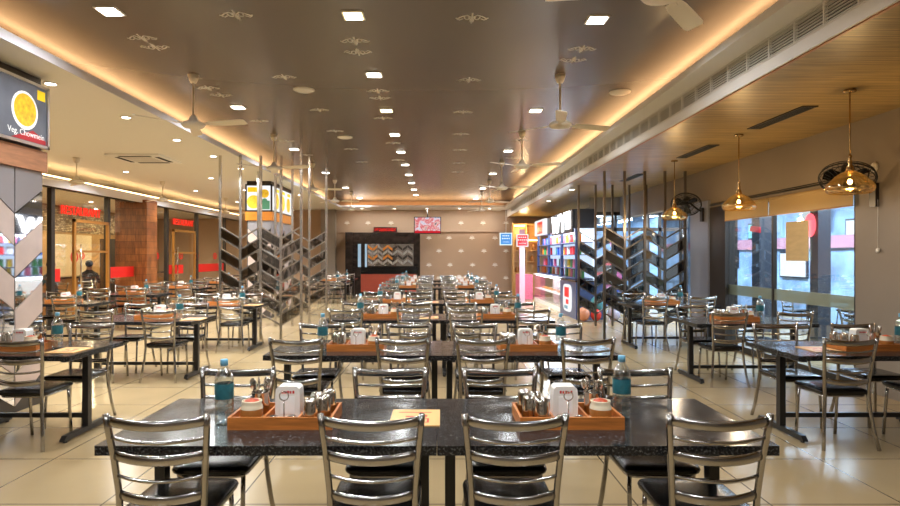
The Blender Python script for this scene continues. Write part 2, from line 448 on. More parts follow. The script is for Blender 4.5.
struct('trim_7', MB().box(XG+.2, XG+.25, YF, YB, 3.04, 3.24), M['lilac'])
struct('ceiling.008', MB().box(-13, -8.605, YF, YB, ZC, ZC+.08), M['cream'])
struct('wall_left', MB().box(-13, -12.9, YF, YB, 0, 3.6), M['interior'])
struct('wall_partition', MB().box(-11.6, -11.5, 8, YB, 0, 3.12), M['interior'])
struct('trim_8', MB().box(-11.499, -11.47, 14.5, 24, 2.32, 3.0), M['mosaic'])
# wood-clad column in the shopfront line
struct('pillar_wood', MB().box(-8.8, -7.93, 16.4, 17.0, 0, 3.119), M['wood_tile_f'])

# ------------------------------------------------------------------ ceiling stencils (painted pattern)
def fleur(mb, cx, cy, z, s, flip=1):
    t = .0015
    def rib(pts, w):
        mb.bar([(cx+p[0]*s, cy+p[1]*s*flip*2.1, z) for p in pts], t, w*s*1.4, up=(0,0,1))
    def curl(sx):
        pts = []
        for i in range(13):
            a = i/12; th = -.4 + a*4.6; r = .22*(1-a*.72)
            pts.append((sx*(.26+r*math.cos(th)), -.02+r*math.sin(th)*.8))
        return pts
    for sx in (-1, 1):
        rib(curl(sx), .05)
        rib([(sx*.05,-.05),(sx*.3,-.20),(sx*.6,-.12),(sx*.85,.02),(sx*1.0,.0)], .07)
        rib([(sx*.55,.05),(sx*.75,.14),(sx*.92,.08)], .05)
        rib([(0,-.1),(sx*.1,.15),(sx*.06,.3)], .05)
    rib([(0,-.35),(0,-.05),(0,.38)], .07)
    rib([(-.09,.24),(0,.34),(.09,.24)], .05)
st = MB()
spots = [(236,15,1),(142,38,1),(155,47,-1),(355,41,1),(358,52,-1),(472,18,1),(284,77,1),(208,88,1),(221,95,-1),(378,91,1),(380,98,-1),(319,110,1),
         (582,49,1),(573,60,-1),(469,80,1),(463,112,1),(461,134,1),(460,150,1),(459,163,1),(458,172,1),(335,131,1),(259,121,1),(287,141,-1),(351,149,1),(362,162,1),(306,155,1),(383,118,1),(393,143,1),(398,160,1),(520,140,1),(512,158,-1)]
for (px,py,f) in spots:
    Y = 600*(ZS-H)/(256-py); st.v and None
    fleur(st, (px-437)/600*Y, Y, ZS-.001, .155, f)
struct('trim_9', st, M['stencil'], 'pale scroll motifs painted on the brown ceiling')
# lotus motifs on the back wall
lt = MB()
def lotus(mb, px, py, Y):
    c = at(px, py, Y); s = .15
    for a in (-75,-38,0,38,75):
        d = Vector((math.sin(math.radians(a)), math.cos(math.radians(a)))); n = Vector((d.y,-d.x))
        L = s*(1.0 if a == 0 else .95); wd = s*.13
        q = [(c.x, c.z-.5*s), (c.x+d.x*L*.5+n.x*wd, c.z-.5*s+d.y*L*.5+n.y*wd), (c.x+d.x*L, c.z-.5*s+d.y*L), (c.x+d.x*L*.5-n.x*wd, c.z-.5*s+d.y*L*.5-n.y*wd)]
        mb.prism(q, Y-.004, Y, 'y')
    mb.box(c.x-.012, c.x+.012, Y-.004, Y, c.z-s*.85, c.z-.5*s)
for p in ((347,222),(368,222),(391,222),(461,222),(483,222),(506,222)): lotus(lt, p[0], p[1], YB-.062)
for p in ((429,237),(449,237),(472,237),(495,237),(439,250),(461,250),(484,250),(506,250),(429,264),(450,264),(472.5,264),(495,264),(439,277),(461,277),(484,277),(506,277)): lotus(lt, p[0], p[1], YB-.002)
struct('trim_10', lt, M['stencil'], 'pale lotus motifs painted on the tan wall')

# ------------------------------------------------------------------ cove LED strips
def strip(name, box, mat, label):
    o = single(name, MB().box(*box).mesh(name, mat), label, 'light strip', group='cove lights')
    return o
strip('cove_light_strip', (XL-.60, XL-.56, YF+.5, 23.9, 3.67, 3.70), M['cove'], 'warm LED strip in the cove along the cream ceiling edge')
strip('cove_light_strip', (XR+.40, XR+.44, YF+.5, 23.9, 3.67, 3.70), M['cove'], 'warm LED strip in the cove above the long air grille')
strip('cove_light_strip', (XL, XR, 24.6, 24.64, 3.57, 3.60), M['cove'], 'warm LED strip in the cove before the lotus-patterned wall')
strip('cove_light_strip', (-8.10, -8.06, 7, YB-.2, 3.245, 3.27), M['cove_line'], 'warm LED line above the glazed shopfront')
# ================================================================== CEILING FITTINGS
sq = MB().box(-.10,.10,-.10,.10,-.012,.0).mesh('housing', M['frame_white'])
def diff(mat): return MB().box(-.08,.08,-.08,.08,-.016,-.0125).mesh('diffuser', mat)
dW, dY, dB = diff(M['led']), diff(M['led_warm']), diff(M['led_cool'])
def square_light(X, Y, kind, label, power=26):
    d = {'w':dW,'y':dY,'b':dB}[kind]
    c = {'w':(.93,.97,1),'y':(1,.92,.75),'b':(.82,.92,1)}[kind]
    place('ceiling_downlight', [('housing',sq),('diffuser',d)], label, 'ceiling light', (X,Y,ZS), 0, 'square downlights on the brown ceiling')
    area('lamp', (X,Y,ZS-.03), .2, power, c, spread=2.7)
for i in range(6):
    square_light(-3.0, 5.5+3.55*i, 'w' if i != 3 else 'b', f'added fill downlight in the brown ceiling, {ORD[i]} of the line nearest the mirrored pillars')
for i in range(10):
    square_light(-.78, 5.6+1.83*i, 'y' if i in (0,2) else 'w', f'added fill downlight in the brown ceiling, {ORD[i]} of the middle line', 18)
for i in range(6):
    square_light(1.52, 5.7+3.55*i, 'w', f'added fill downlight in the brown ceiling, {ORD[i]} of the line nearest the air grille')
rd = MB().lathe([(.075,0),(.075,-.01),(.055,-.012),(.055,-.004)], 16).mesh('rim', M['frame_white'])
rdd = MB().cyl((0,0,-.011), .054, .005, 16).mesh('diffuser', M['led'])
k = 0
for (X, ys) in ((-4.25,(6.6,8.2,9.8,11.4,13.0,18.6)),(-5.5,(7.4,14.6,17.2)),(-7.0,(9.6,13.5,17.4,21))):
    for i, Y in enumerate(ys):
        col = {-4.25:'line nearest the hall', -5.5:'middle line of the bay', -7.0:'line nearest the shopfront glass'}[X]
        place('recessed_spotlight', [('rim',rd),('diffuser',rdd)], f'round recessed spotlight in the cream ceiling, {ORD[i]} of the {col}', 'spotlight', (X,Y,ZC), 0, 'recessed spotlights')
        area('lamp', (X,Y,ZC-.03), .11, 42, (.95,.98,.97), spread=2.7)
for (X,Y,l) in ((-3.0,1.95,'just before the first of the pillar-side line'),(-3.0,-1.6,'behind the camera on the pillar side'),(1.52,2.15,'just before the first of the grille-side line'),(1.52,-1.4,'behind the camera on the grille side'),(-.78,3.77,'just before the first of the middle line'),(-.78,1.94,'overhead in the middle line'),(-.78,-.6,'behind the camera in the middle line')):  # unseen downlights continuing the grid, added for fill light
    square_light(X, Y, 'w', 'added fill downlight in the brown ceiling, '+l, 24)
# smoke detector-like round vents
dv = MB().lathe([(.0001,-.03),(.10,-.028),(.14,-.012),(.145,0)], 20).mesh('ceiling_speaker', M['frame_white'])
for (px,py,l) in ((304,89.5,'round ceiling speaker near the first middle downlights'),(345,137,'round ceiling speaker before the third ceiling motif row'),(620,92,'round ceiling speaker beside the air-grille cove')):
    Y = 600*(ZS-H)/(256-py)
    single('ceiling_speaker', dv, l, 'speaker', ((px-437)/600*Y, Y, ZS), group='round ceiling speakers')
# ceiling fans
def fan_kit(rod):
    zb = -rod
    can = MB().lathe([(.035,zb*0-.10),(.05,-.07),(.07,0)], 16).mesh('canopy', M['fan_white'])
    r_ = MB().tube([(0,0,-.08),(0,0,zb+.03)], .013, 8).mesh('downrod', M['fan_white'])
    mo = MB().lathe([(.03,zb+.10),(.055,zb+.05),(.06,zb+.03),(.13,zb+.005),(.145,zb-.02),(.12,zb-.05),(.05,zb-.065),(.0001,zb-.067)], 20).mesh('motor_housing', M['fan_white'])
    return can, r_, mo, zb
def blade_mesh(zb, ang):
    b = MB(); R = Matrix.Rotation(ang, 4, 'Z')
    b.box(.10,.24,-.02,.02, zb-.022, zb-.014, 0, R)
    P = R @ Matrix.Translation((0,0,zb-.016)) @ Matrix.Rotation(math.radians(-14), 4, 'X')
    b.prism([(.20,-.05),(.3,-.062),(.67,-.07),(.715,-.052),(.715,.052),(.67,.066),(.3,.06),(.20,.045)], -.004, .003, 'z', 0, False, P)
    return b.mesh('blade', M['fan_white'])
def fans(rod, spots, group):
    can, r_, mo, zb = fan_kit(rod)
    bl = {}
    for (X,Y,Z,ang,label) in spots:
        o = place('ceiling_fan', [('canopy',can),('downrod',r_),('motor_housing',mo)], label, 'ceiling fan', (X,Y,Z), math.radians(ang), group)
        for q in range(3):
            if q not in bl: bl[q] = blade_mesh(zb, q*2*PI/3)
            link('blade', bl[q], o)
g = 'white ceiling fans below the brown ceiling'
L = []
for i,(Y,a) in enumerate(((7.46,-12),(11.15,-16),(14.6,10),(17.8,15),(21.2,20))):
    L.append((-3.03,Y,ZS,a,f'white three-blade ceiling fan, {ORD[i]} of the line over the mirrored-pillar side'))
for i,(Y,a) in enumerate(((3.72,52),(7.46,20),(10.9,95),(14.4,100),(17.9,30),(21.3,10))):
    L.append((1.40 if i == 0 else 1.50+.004*Y,Y,ZS,a,f'white three-blade ceiling fan, {ORD[i]} of the line over the window side'))
fans(.60, L, g)
fans(.45, [(-6.97,11.6,ZC,5,'white ceiling fan under the cream ceiling, before the wood-clad column'),(-7.0,15.3,ZC,25,'white ceiling fan under the cream ceiling, beside the wood-clad column'),
           (-6.9,19.6,ZC,40,'white ceiling fan under the cream ceiling, beyond the wood-clad column')], 'white ceiling fans below the cream ceiling')
# cassette air conditioner
ac = thing('ceiling_air_conditioner', 'square cassette air conditioner set in the cream ceiling', 'air conditioner', (-5.65,11.6,ZC-.002))
link('fascia', MB().prism([(-.5,-.5),(.5,-.5),(.5,.5),(-.5,.5)], -.035, 0).mesh('fascia', M['white']), ac)
link('intake_grille', MB().box(-.27,.27,-.27,.27,-.045,-.036).mesh('intake_grille', M['grille']), ac)
for b in ((-.42,-.34,-.3,.3),(.34,.42,-.3,.3),(-.3,.3,-.42,-.34),(-.3,.3,.34,.42)):
    link('air_slot', MB().box(b[0],b[1],b[2],b[3],-.040,-.0355).mesh('air_slot', M['grille_dark']), ac)
# long linear grille in the bulkhead
gr = thing('air_vent_grille', 'long grey slotted air grille in the white bulkhead beside the planks', 'air vent', (2.88,0,0))
f = MB().box(-.006,.05,2.601,23.399,3.286,3.296).box(-.006,.05,2.601,23.399,3.467,3.477)
y = 2.61
while y < 23.4: f.box(-.008,.02,y-.008,y+.008,3.296,3.467); y += .37
link('frame', f.mesh('frame', M['white']), gr)
s_ = MB()
for i in range(7): s_.box(-.003, .012, 2.61, 23.39, 3.304+.0245*i, 3.313+.0245*i)
link('slat', s_.mesh('slat', M['grille']), gr)
link('duct', MB().box(.05,.06,2.61,23.39,3.296,3.467).mesh('duct', M['grille_dark']), gr)
# slot diffusers in plank ceiling
sl1 = MB().box(-.10,.10,-.68,.68,-.012,.0).mesh('frame', M['mullion'])
sl2 = MB()
for i in range(4): sl2.box(-.075+.04*i,-.05+.04*i,-.64,.64,-.016,-.0125)
sl2 = sl2.mesh('slot', M['grille_dark'])
for i, Y in enumerate((4.4, 7.0, 9.25, 12.3)):
    o = place('slot_diffuser', [('frame',sl1),('slot',sl2)], f'long slot air diffuser in the plank ceiling, {ORD[i]} from the camera', 'air vent', (4.0,Y,ZW-.0005), 0, 'slot diffusers in the plank ceiling'); o.scale = (K,K,K)
for i, X in enumerate((-3.0,-1.7,-.4,.9,2.1)):  # soffit spots added to brighten the far wall
    place('recessed_spotlight', [('rim',rd),('diffuser',rdd)], f'added recessed spotlight in the white soffit before the far wall, {ORD[i]} from the pillar side', 'spotlight', (X,23.9,ZC-.001), 0, 'recessed spotlights')
    area('lamp', (X,23.9,ZC-.03), .11, 9, (1,.96,.9))
# spots added in the plank ceiling to light the bay, beyond the pendants
for i, Y in enumerate((14.5, 17.5)):
    place('recessed_spotlight', [('rim',rd),('diffuser',rdd)], f'added recessed spotlight in the plank ceiling, {ORD[i]} from the camera', 'spotlight', (3.26,Y,ZW), 0, 'recessed spotlights')
    area('lamp', (3.26,Y,ZW-.03), .11, 15, (1,.98,.92), spread=2.7)

# pendants
def ring_prof(): return [(.02,-.92),(.05,-.93),(.10,-.955),(.15,-.99),(.165,-1.01),(.215,-1.06),(.243,-1.10),(.246,-1.13),(.235,-1.16),(.205,-1.185)]
pk = [('canopy', MB().lathe([(.065,0),(.065,-.022),(.02,-.03)],16).mesh('canopy', M['brass'])),
      ('rod', MB().tube([(0,0,-.02),(0,0,-.78)], .008, 8).mesh('rod', M['brass'])),
      ('lamp_holder', MB().lathe([(.012,-.74),(.024,-.76),(.014,-.79),(.028,-.82),(.018,-.85),(.036,-.88),(.045,-.92),(.03,-.95),(.02,-.98)],14).mesh('lamp_holder', M['brass'])),
      ('shade', MB().lathe(ring_prof(), 28, caps=False).mesh('shade', M['amber'])),
      ('bulb', MB().sphere((0,0,-1.05), .022, 12, 8, 0, (1,1,1.3)).mesh('bulb', M['bulb']))]
for i,(Y,l) in enumerate(((5.82,'amber glass pendant lamp on a brass rod, before the nearer wall fan'),(7.96,'amber glass pendant lamp on a brass rod, between the two wall fans'),(10.12,'amber glass pendant lamp on a brass rod, beside the chevron screen'))):
    o = place('pendant_lamp', pk, l, 'pendant lamp', (4.005,Y,ZW), 0, 'amber pendant lamps'); o.scale = (K,K,K)
    point('lamp', (4.005,Y,ZW-1.0), 14, (1,.80,.58))

# wall fans
def wall_fan(Y, Z, label, tilt, yaw):
    o = thing('wall_fan', label, 'wall fan', (XW-.055 if Y > 11 else XW-.003, Y, Z), 0, 'black wall fans'); o.scale = (.84,.84,.84) if Y < 11 else (.8,.8,.8)
    link('bracket', MB().box(-.05,0,-.06,.06,-.26,.06).mesh('bracket', M['black']), o)
    link('arm', MB().tube([(-.04,0,-.02),(-.14,0,.04),(-.30,0,.17)], .022, 8).mesh('arm', M['black']), o)
    X = Matrix.Translation((-.385,0,.20)) @ Matrix.Rotation(math.radians(yaw),4,'Z') @ Matrix.Rotation(math.radians(tilt),4,'Y')
    # local -Z axis faces out of the fan
    link('motor', MB().lathe([(.0001,.14),(.07,.13),(.085,.08),(.085,.0),(.05,-.03)],16,0,(0,0,0),X).mesh('motor', M['black']), o)
    cg = MB()
    R = .33
    for (r,z) in ((R,-.09),(R*.97,-.05),(R*.97,-.13),(R*.5,-.165),(R*.5,.0),(.08,-.175)):
        cg.tube([(r*math.cos(a*PI/16),r*math.sin(a*PI/16),z) for a in range(32)], .006 if r < R else .011, 5, 0, True, X)
    for a in range(28):
        c, s = math.cos(a*PI/14), math.sin(a*PI/14)
        cg.tube([(c*r,s*r,z) for (r,z) in ((.07,.01),(R*.6,-.01),(R*.95,-.05),(R,-.09),(R*.95,-.13),(R*.55,-.165),(.05,-.175))], .0028, 4, 0, False, X)
    link('cage', cg.mesh('cage', M['black']), o)
    link('hub', MB().lathe([(.05,-.03),(.055,-.10),(.02,-.125),(.0001,-.127)],14,0,(0,0,0),X).mesh('hub', M['black_gloss']), o)
    for q in range(3):
        P = X @ Matrix.Rotation(q*2*PI/3,4,'Z') @ Matrix.Translation((0,0,-.08)) @ Matrix.Rotation(math.radians(22),4,'X')
        link('blade', MB().prism([(.04,-.03),(.16,-.10),(.27,-.10),(.29,.0),(.24,.08),(.12,.06),(.04,.03)], -.003,.003,'z',0,False,P).mesh('blade', M['black_gloss']), o)
wall_fan(6.86, 2.36, 'black wall fan in a round wire cage behind the nearest amber pendant', 32, 50)
wall_fan(11.2, 2.43, 'black wall fan on the blue-grey panel beyond the window', 45, 60)

# blind, conduit, cords
for (y0,y1,l) in ((7.17,8.98,'beige roller blind rolled down slightly, half of window nearer the camera'),(9.01,10.36,'beige roller blind rolled down slightly, half of window beside the dark frame')):
    o = thing('roller_blind', l, 'roller blind', (0,0,0), 0, 'roller blinds over the window')
    link('fabric', MB().box(XW-.05,XW-.045,y0,y1,2.19,2.43).mesh('fabric', M['blind']), o)
    link('roller', MB().tube([(XW-.035,y0,2.43),(XW-.035,y1,2.43)], .026, 10).mesh('roller', M['blind']), o)
    link('bottom_bar', MB().box(XW-.056,XW-.040,y0,y1,2.177,2.193).mesh('bottom_bar', M['gold_frame']), o)
single('cable_conduit', MB().tube([(XW-.015,7.03,2.52),(XW-.015,11.0,2.50)], .012, 6).tube([(XW-.015,7.03,2.547),(XW-.015,11.0,2.527)], .007, 6).mesh('cable_conduit', M['black']), 'black cable conduit running above the roller blinds', 'conduit')
pc = thing('pull_cord', 'thin white pull cord with a plug hanging on the grey-brown wall', 'cord', (XW-.023, 6.80, 2.22))
link('cord', MB().tube([(0,0,.0),(0,.003,-.55)], .003, 5).mesh('cord', M['grille']), pc)
link('plug', MB().lathe([(.008,-.55),(.02,-.56),(.02,-.59),(.01,-.60)],10).mesh('plug', M['white']), pc)
so = thing('wall_socket', 'round pale wall socket with a fan cable above the nearest wall fan', 'socket', (XW-.001, 6.88, 2.60))
link('plate', MB().lathe([(.06,0),(.055,-.012),(.0001,-.016)],16,0,(0,0,0),Matrix.Rotation(PI/2,4,'Y')).mesh('plate', M['napkin']), so)
link('cable', MB().tube([(-.02,0,0),(-.05,.02,-.05),(-.05,.05,-.15),(-.03,.03,-.22)], .008, 6).mesh('cable', M['black']), so)

# ================================================================== FURNITURE
def chair_kit(n=8, fine=True):
    K = []
    # seat pad
    def rr(hx, hy, r, k=4):
        pts = []
        for (sx,sy,a0) in ((1,1,0),(-1,1,90),(-1,-1,180),(1,-1,270)):
            for i in range(k+1):
                a = math.radians(a0+90*i/k); pts.append((sx*(hx-r)+r*math.cos(a), sy*(hy-r)+r*math.sin(a)))
        return pts
    s = MB(); layers = ((.190,.195,.436),(.200,.205,.444),(.205,.21,.458),(.200,.205,.472),(.185,.19,.479),(.12,.12,.482))
    vs = []; fs = []; N = 20
    for (hx,hy,z) in layers:
        for (x,y) in rr(hx,hy,.05,4): vs.append((x, y+.005, z))
    for i in range(len(layers)-1):
        for k in range(N):
            l = (k+1)%N; fs.append((i*N+k,i*N+l,(i+1)*N+l,(i+1)*N+k))
    fs.append(tuple(range(N-1,-1,-1))); fs.append(tuple((len(layers)-1)*N+k for k in range(N)))
    s.add(vs, fs, 0, True)
    K.append(('seat', s.mesh('seat', M['vinyl'])))
    fm = MB().tube([(x,y+.005,.427) for (x,y) in rr(.18,.185,.05,3)], .010, 6, 0, True)
    K.append(('seat_frame', fm.mesh('seat_frame', M['chrome'])))
    post = lambda sx: [(sx*.225,-.265,0),(sx*.205,-.235,.14),(sx*.188,-.215,.30),(sx*.178,-.205,.44),(sx*.182,-.208,.56),(sx*.195,-.225,.72),(sx*.208,-.247,.85),(sx*.213,-.256,.915)]
    for sx in (-1,1):
        K.append(('back_post', MB().tube(post(sx), .0145, n).mesh('back_post', M['chrome'])))
        fl = [(sx*.168,.165,.43),(sx*.170,.175,.33),(sx*.172,.190,.18),(sx*.172,.205,.0)]
        K.append(('front_leg', MB().tube(fl, .0125, n).mesh('front_leg', M['chrome'])))
    def halfw(z):
        p = post(1)
        for a,b in zip(p,p[1:]):
            if a[2] <= z <= b[2]:
                t = (z-a[2])/(b[2]-a[2]); return a[0]+(b[0]-a[0])*t, a[1]+(b[1]-a[1])*t
    for (z,wide) in ((.888,1),(.815,0),(.735,1),(.645,0),(.56,1)):
        hx, y = halfw(z); B = .045
        pts = [(hx*u, y-B*(1-u*u)*.9, z-.016*(1-u*u)) for u in [i/5-1 for i in range(11)]]
        if wide: K.append(('back_slat', MB().tube(pts, .022, 12, up=(0,0,1), sq=.42).mesh('back_slat', M['chrome'])))
        else: K.append(('back_rod', MB().tube(pts, .0085, 6).mesh('back_rod', M['chrome'])))
    return K
CHAIR = chair_kit()
# distant version: frame, seat
def chair_far():
    f = MB()
    for (nm, me) in CHAIR:
        if nm in ('seat','seat_frame'): continue
        f.add([v.co for v in me.vertices], [tuple(p.vertices) for p in me.polygons], 0, True)
    return [CHAIR[0], ('frame', f.mesh('frame', M['chrome']))]
CHAIR_FAR = chair_far()

def table_kit(w=1.497, d=.87, in0=.10, in1=.065):
    K = []
    t = MB()
    e = .004
    t.prism([(-w/2+e,-d/2),(w/2-e,-d/2),(w/2,-d/2+e),(w/2,d/2-e),(w/2-e,d/2),(-w/2+e,d/2),(-w/2,d/2-e),(-w/2,-d/2+e)], .708, .75)
    K.append(('tabletop', t.mesh('tabletop', M['granite'])))
    xs = (-w/2+in0, w/2-in1)
    for x in xs:
        K.append(('post', MB().box(x-.026,x+.026,-.03,.03,.055,.69).mesh('post', M['black'])))
        ft = MB().prism([(-.36,.015),(.36,.015),(.36,.03),(.33,.06),(-.33,.06),(-.36,.03)], x-.022, x+.022, 'x')
        for y in (-.32,.32): ft.cyl((x,y,0), .018, .016, 10)
        K.append(('foot', ft.mesh('foot', M['black'])))
        K.append(('top_bracket', MB().box(x-.025,x+.025,-.34,.34,.682,.7075).mesh('top_bracket', M['black'])))
    K.append(('stretcher', MB().box(xs[0]+.03,xs[1]-.03,-.016,.016,.13,.17).mesh('stretcher', M['black'])))
    return K
T_L = table_kit(); T_R = table_kit(in0=.065, in1=.10); T_S = table_kit(w=1.15, in0=.10, in1=.10)

# ---- small things on the tables (local: tray front edge at y=-.15, x -.25...25)
def tray_mesh():
    b = MB(); t = .012; h = .060
    b.box(-.25,.25,-.15,.15,0,.010)
    b.box(-.25,.25,-.15,-.15+t,.01,h).box(-.25,.25,.15-t,.15,.01,h)
    for x in (-.25, .25-t): b.box(x,x+t,-.15+t,.15-t,.01,h)
    return b.mesh('tray', M['tray_wood'])
def tray_div():
    t = .010
    return [('divider', MB().box(x-t/2,x+t/2,-.1375,.1375,.0101,.056).mesh('divider', M['tray_wood'])) for x in (-.085, .085)]
TRAY = [('body', tray_mesh())] + tray_div()
def red_mark():
    b = MB()
    for i,(wd,h) in enumerate(((.009,.014),(.008,.012),(.010,.014),(.008,.013),(.009,.014))):
        x = -.029 + i*.0135
        b.box(x, x+wd, -.0464, -.0452, .130, .130+h)
    return b.mesh('printed_mark', M['red'])
NAP = [('case', MB().prism([(-.062,0),(.062,0),(.062,.12),(.058,.152),(.044,.165),(-.044,.165),(-.058,.152),(-.062,.12)], -.045, .045, 'y').mesh('case', M['napkin'])),
       ('napkin', MB().box(-.035,.035,-.0475,-.0452,.03,.115).mesh('napkin', M['napkin_paper'])), ('printed_mark', red_mark())]
TUMBLER = MB().lathe([(.038,0),(.039,.004),(.0375,.05),(.034,.112),(.031,.124),(.023,.130),(.0001,.131)], 18).mesh('steel_tumbler', M['steel'])
POTX = Matrix.Diagonal((1.06,1.06,1.15,1))
POT = [('body', MB().lathe([(.040,0),(.048,.012),(.050,.03),(.050,.034)],18,0,xf=POTX).lathe([(.050,.034),(.051,.05),(.0505,.066)],18,1,xf=POTX,caps=False).lathe([(.0505,.066),(.047,.08),(.043,.086),(.046,.096),(.045,.100),(.039,.100),(.039,.084)],18,0,xf=POTX,caps=False).mesh('body', [M['pot'], M['pot_brown']])),
       ('chutney', MB().lathe([(.039,.088),(.03,.102),(.0001,.110)],14,xf=POTX).mesh('chutney', M['sauce']))]
SHAKER = [('body', MB().lathe([(.023,0),(.024,.004),(.024,.03),(.022,.034)],14).mesh('body', M['steel'])), ('lid', MB().lathe([(.0235,.034),(.0235,.040),(.017,.047),(.0001,.049)],14).mesh('lid', M['chrome']))]
RINGH = MB().tube([(0,0,.0),(0,0,.115)], .003, 6).tube([(.022*math.sin(a*PI/10),0,.137-.022*math.cos(a*PI/10)) for a in range(20)], .003, 5, 0, True).cyl((0,0,0),.02,.005,12).mesh('ring_holder', M['steel'])
CUP = MB().lathe([(.042,0),(.043,.005),(.045,.125),(.047,.128),(.043,.128),(.041,.02),(.0001,.02)], 18).mesh('cutlery_cup', M['steel'])
def spoon_mesh(fork=False):
    b = MB()
    b.bar([(0,0,0),(0,.002,.08),(0,0,.12)], .0025, .010, up=(0,1,0))
    if fork: b.bar([(0,0,.12),(0,-.004,.15),(0,0,.175)], .003, .022, up=(0,1,0))
    else: b.sphere((0,0,.148), .03, 10, 6, 0, (.62,.16,1))
    return b.mesh('spoon', M['steel'])
SPOON = spoon_mesh()
def bottle_kit():
    body = MB().lathe([(.036,.0),(.043,.006),(.045,.02),(.0445,.05),(.0425,.055),(.045,.062),(.0445,.09),(.0425,.095),(.045,.10),(.045,.125),(.0435,.128),(.0435,.205),(.045,.208),(.045,.222),(.041,.24),(.030,.264),(.018,.280),(.0145,.288),(.0145,.296)], 20, 0, caps=True)
    lab = MB().lathe([(.0452,.130),(.0456,.132),(.0456,.202),(.0452,.204)], 20, 0, caps=False)
    cap = MB().lathe([(.0165,.290),(.0185,.291),(.0185,.318),(.016,.321),(.0001,.321)], 14)
    wt = MB().lathe([(.03,.006),(.040,.012),(.041,.19),(.0001,.19)], 14)
    return [('body', body.mesh('body', M['pet']), [('water', wt.mesh('water', M['water']))]), ('label', lab.mesh('label', M['label'])), ('cap', cap.mesh('cap', M['cap']))]
BOTTLE = bottle_kit()
def menu_kit():
    b = MB().box(-.125,.125,-.15,.15,0,.006)
    p = MB().box(-.09,.08,.085,.095,.0061,.0068)
    for (x0,x1,y0,y1) in ((-.09,.07,-.10,-.09),(-.09,-.08,-.09,-.05),(.06,.07,-.09,-.03),(.0,.07,-.035,-.025),(-.03,.03,-.07,-.055),(.02,.06,.005,.04),(-.05,-.01,.0,.02)):
        p.box(x0,x1,y0,y1,.0061,.0068)
    return [('card', b.mesh('card', M['menu'])), ('red_print', p.mesh('red_print', M['red']))]
MENU = menu_kit()

def tray_set(cx, cy, zt, where, order, bottle_dx, level=3, rz=0.0, menu=None, bdy=-.05):
    """order 1: pot and cutlery at the -x end; -1: mirrored. level 3: everything, 2: fewer spoons, 1: distant"""
    R = Matrix.Translation((cx,cy,zt)) @ Matrix.Rotation(rz,4,'Z')
    def P(x,y,z=0): return tuple(R @ Vector((x*order,y,z)))
    wh = 'on the '+where
    place('condiment_tray', TRAY, f'brown wooden condiment tray {wh}', 'tray', P(0,0), rz, 'wooden condiment trays')
    z = .0102
    place('napkin_dispenser', NAP, f'white napkin dispenser in the tray {wh}', 'napkin dispenser', P(.0,.045,z), rz, 'white napkin dispensers')
    tl = ['frontmost','second','third','rearmost']
    nt = 4 if level >= 2 else 2
    for i in range(nt):
        single('steel_tumbler', TUMBLER, f'upturned steel tumbler, {tl[i] if nt == 4 else ("front","rear")[i]} one in the tray {wh}', 'tumbler', P(.135+.045*(i%2)+.004*i, -.09+.063*i, z), 0, 'steel tumblers in trays')
    place('chutney_pot', POT, f'small brown-and-cream ceramic chutney pot in the tray {wh}', 'pot', P(-.155,-.075,z), 0, 'ceramic chutney pots')
    single('cutlery_cup', CUP, f'steel cutlery cup in the tray {wh}', 'cutlery cup', P(-.150,.055,z), 0, 'steel cutlery cups')
    if level >= 2:
        ns = 7 if level == 3 else 4
        c = P(-.150,.055,z+.021)
        for i in range(ns):
            a = 2*PI*i/ns + .3; tl_ = .16+.02*(i%2)
            o = single('spoon', SPOON, f'steel spoon standing in the cutlery cup {wh}', 'spoon', (c[0]+.015*math.cos(a), c[1]+.015*math.sin(a), c[2]), 0, f'spoons in the cutlery cup {wh}')
            o.rotation_euler = (0, tl_, a)
        for i, x in enumerate((-.045,.045)):
            place('steel_shaker', SHAKER, f'small steel shaker in the tray {wh}, {"beside the chutney pot" if i == 0 else "beside the tumblers"}', 'shaker', P(x,-.1,z), 0, 'steel shakers')
        single('ring_holder', RINGH, f'thin wire ring stand in the tray {wh}', 'ring stand', P(.004,-.085,z), rz, 'wire ring stands')
    place('water_bottle', BOTTLE, f'clear water bottle with teal label and blue cap {wh}', 'water bottle', P(bottle_dx,bdy), random.uniform(0,6), 'water bottles')
    if menu:
        place('menu_card', MENU, f'tan menu card with red print {wh}', 'menu card', tuple(Vector((cx,cy,zt))+Vector(menu)), random.uniform(-.05,.05), 'menu cards')

def seat_chairs(cx, cy, where, xs=(-.41,.41), xs2=None, far=False, skip=(), names=('end seat','other seat'), d=.87, jit=.03):
    kit = CHAIR_FAR if far else CHAIR
    for i, x in enumerate(xs):
        for side in (0,1):
            if (i,side) in skip: continue
            if side == 1 and xs2: x = xs2[i]
            l = f'steel ladder-back chair {"with its back to" if side == 0 else "facing"} the camera, {names[i]}, {where}'
            j = random.uniform(-.02,.02)
            yy = cy + (-(d/2)+.16 if side == 0 else d/2-.16) + (random.uniform(0,jit) if side else -random.uniform(0,jit))
            place('dining_chair', kit, l, 'chair', (cx+x+(random.uniform(-.012,.012) if jit else 0), yy, 0), (0 if side == 0 else PI)+(j if jit else 0), 'steel ladder-back chairs')

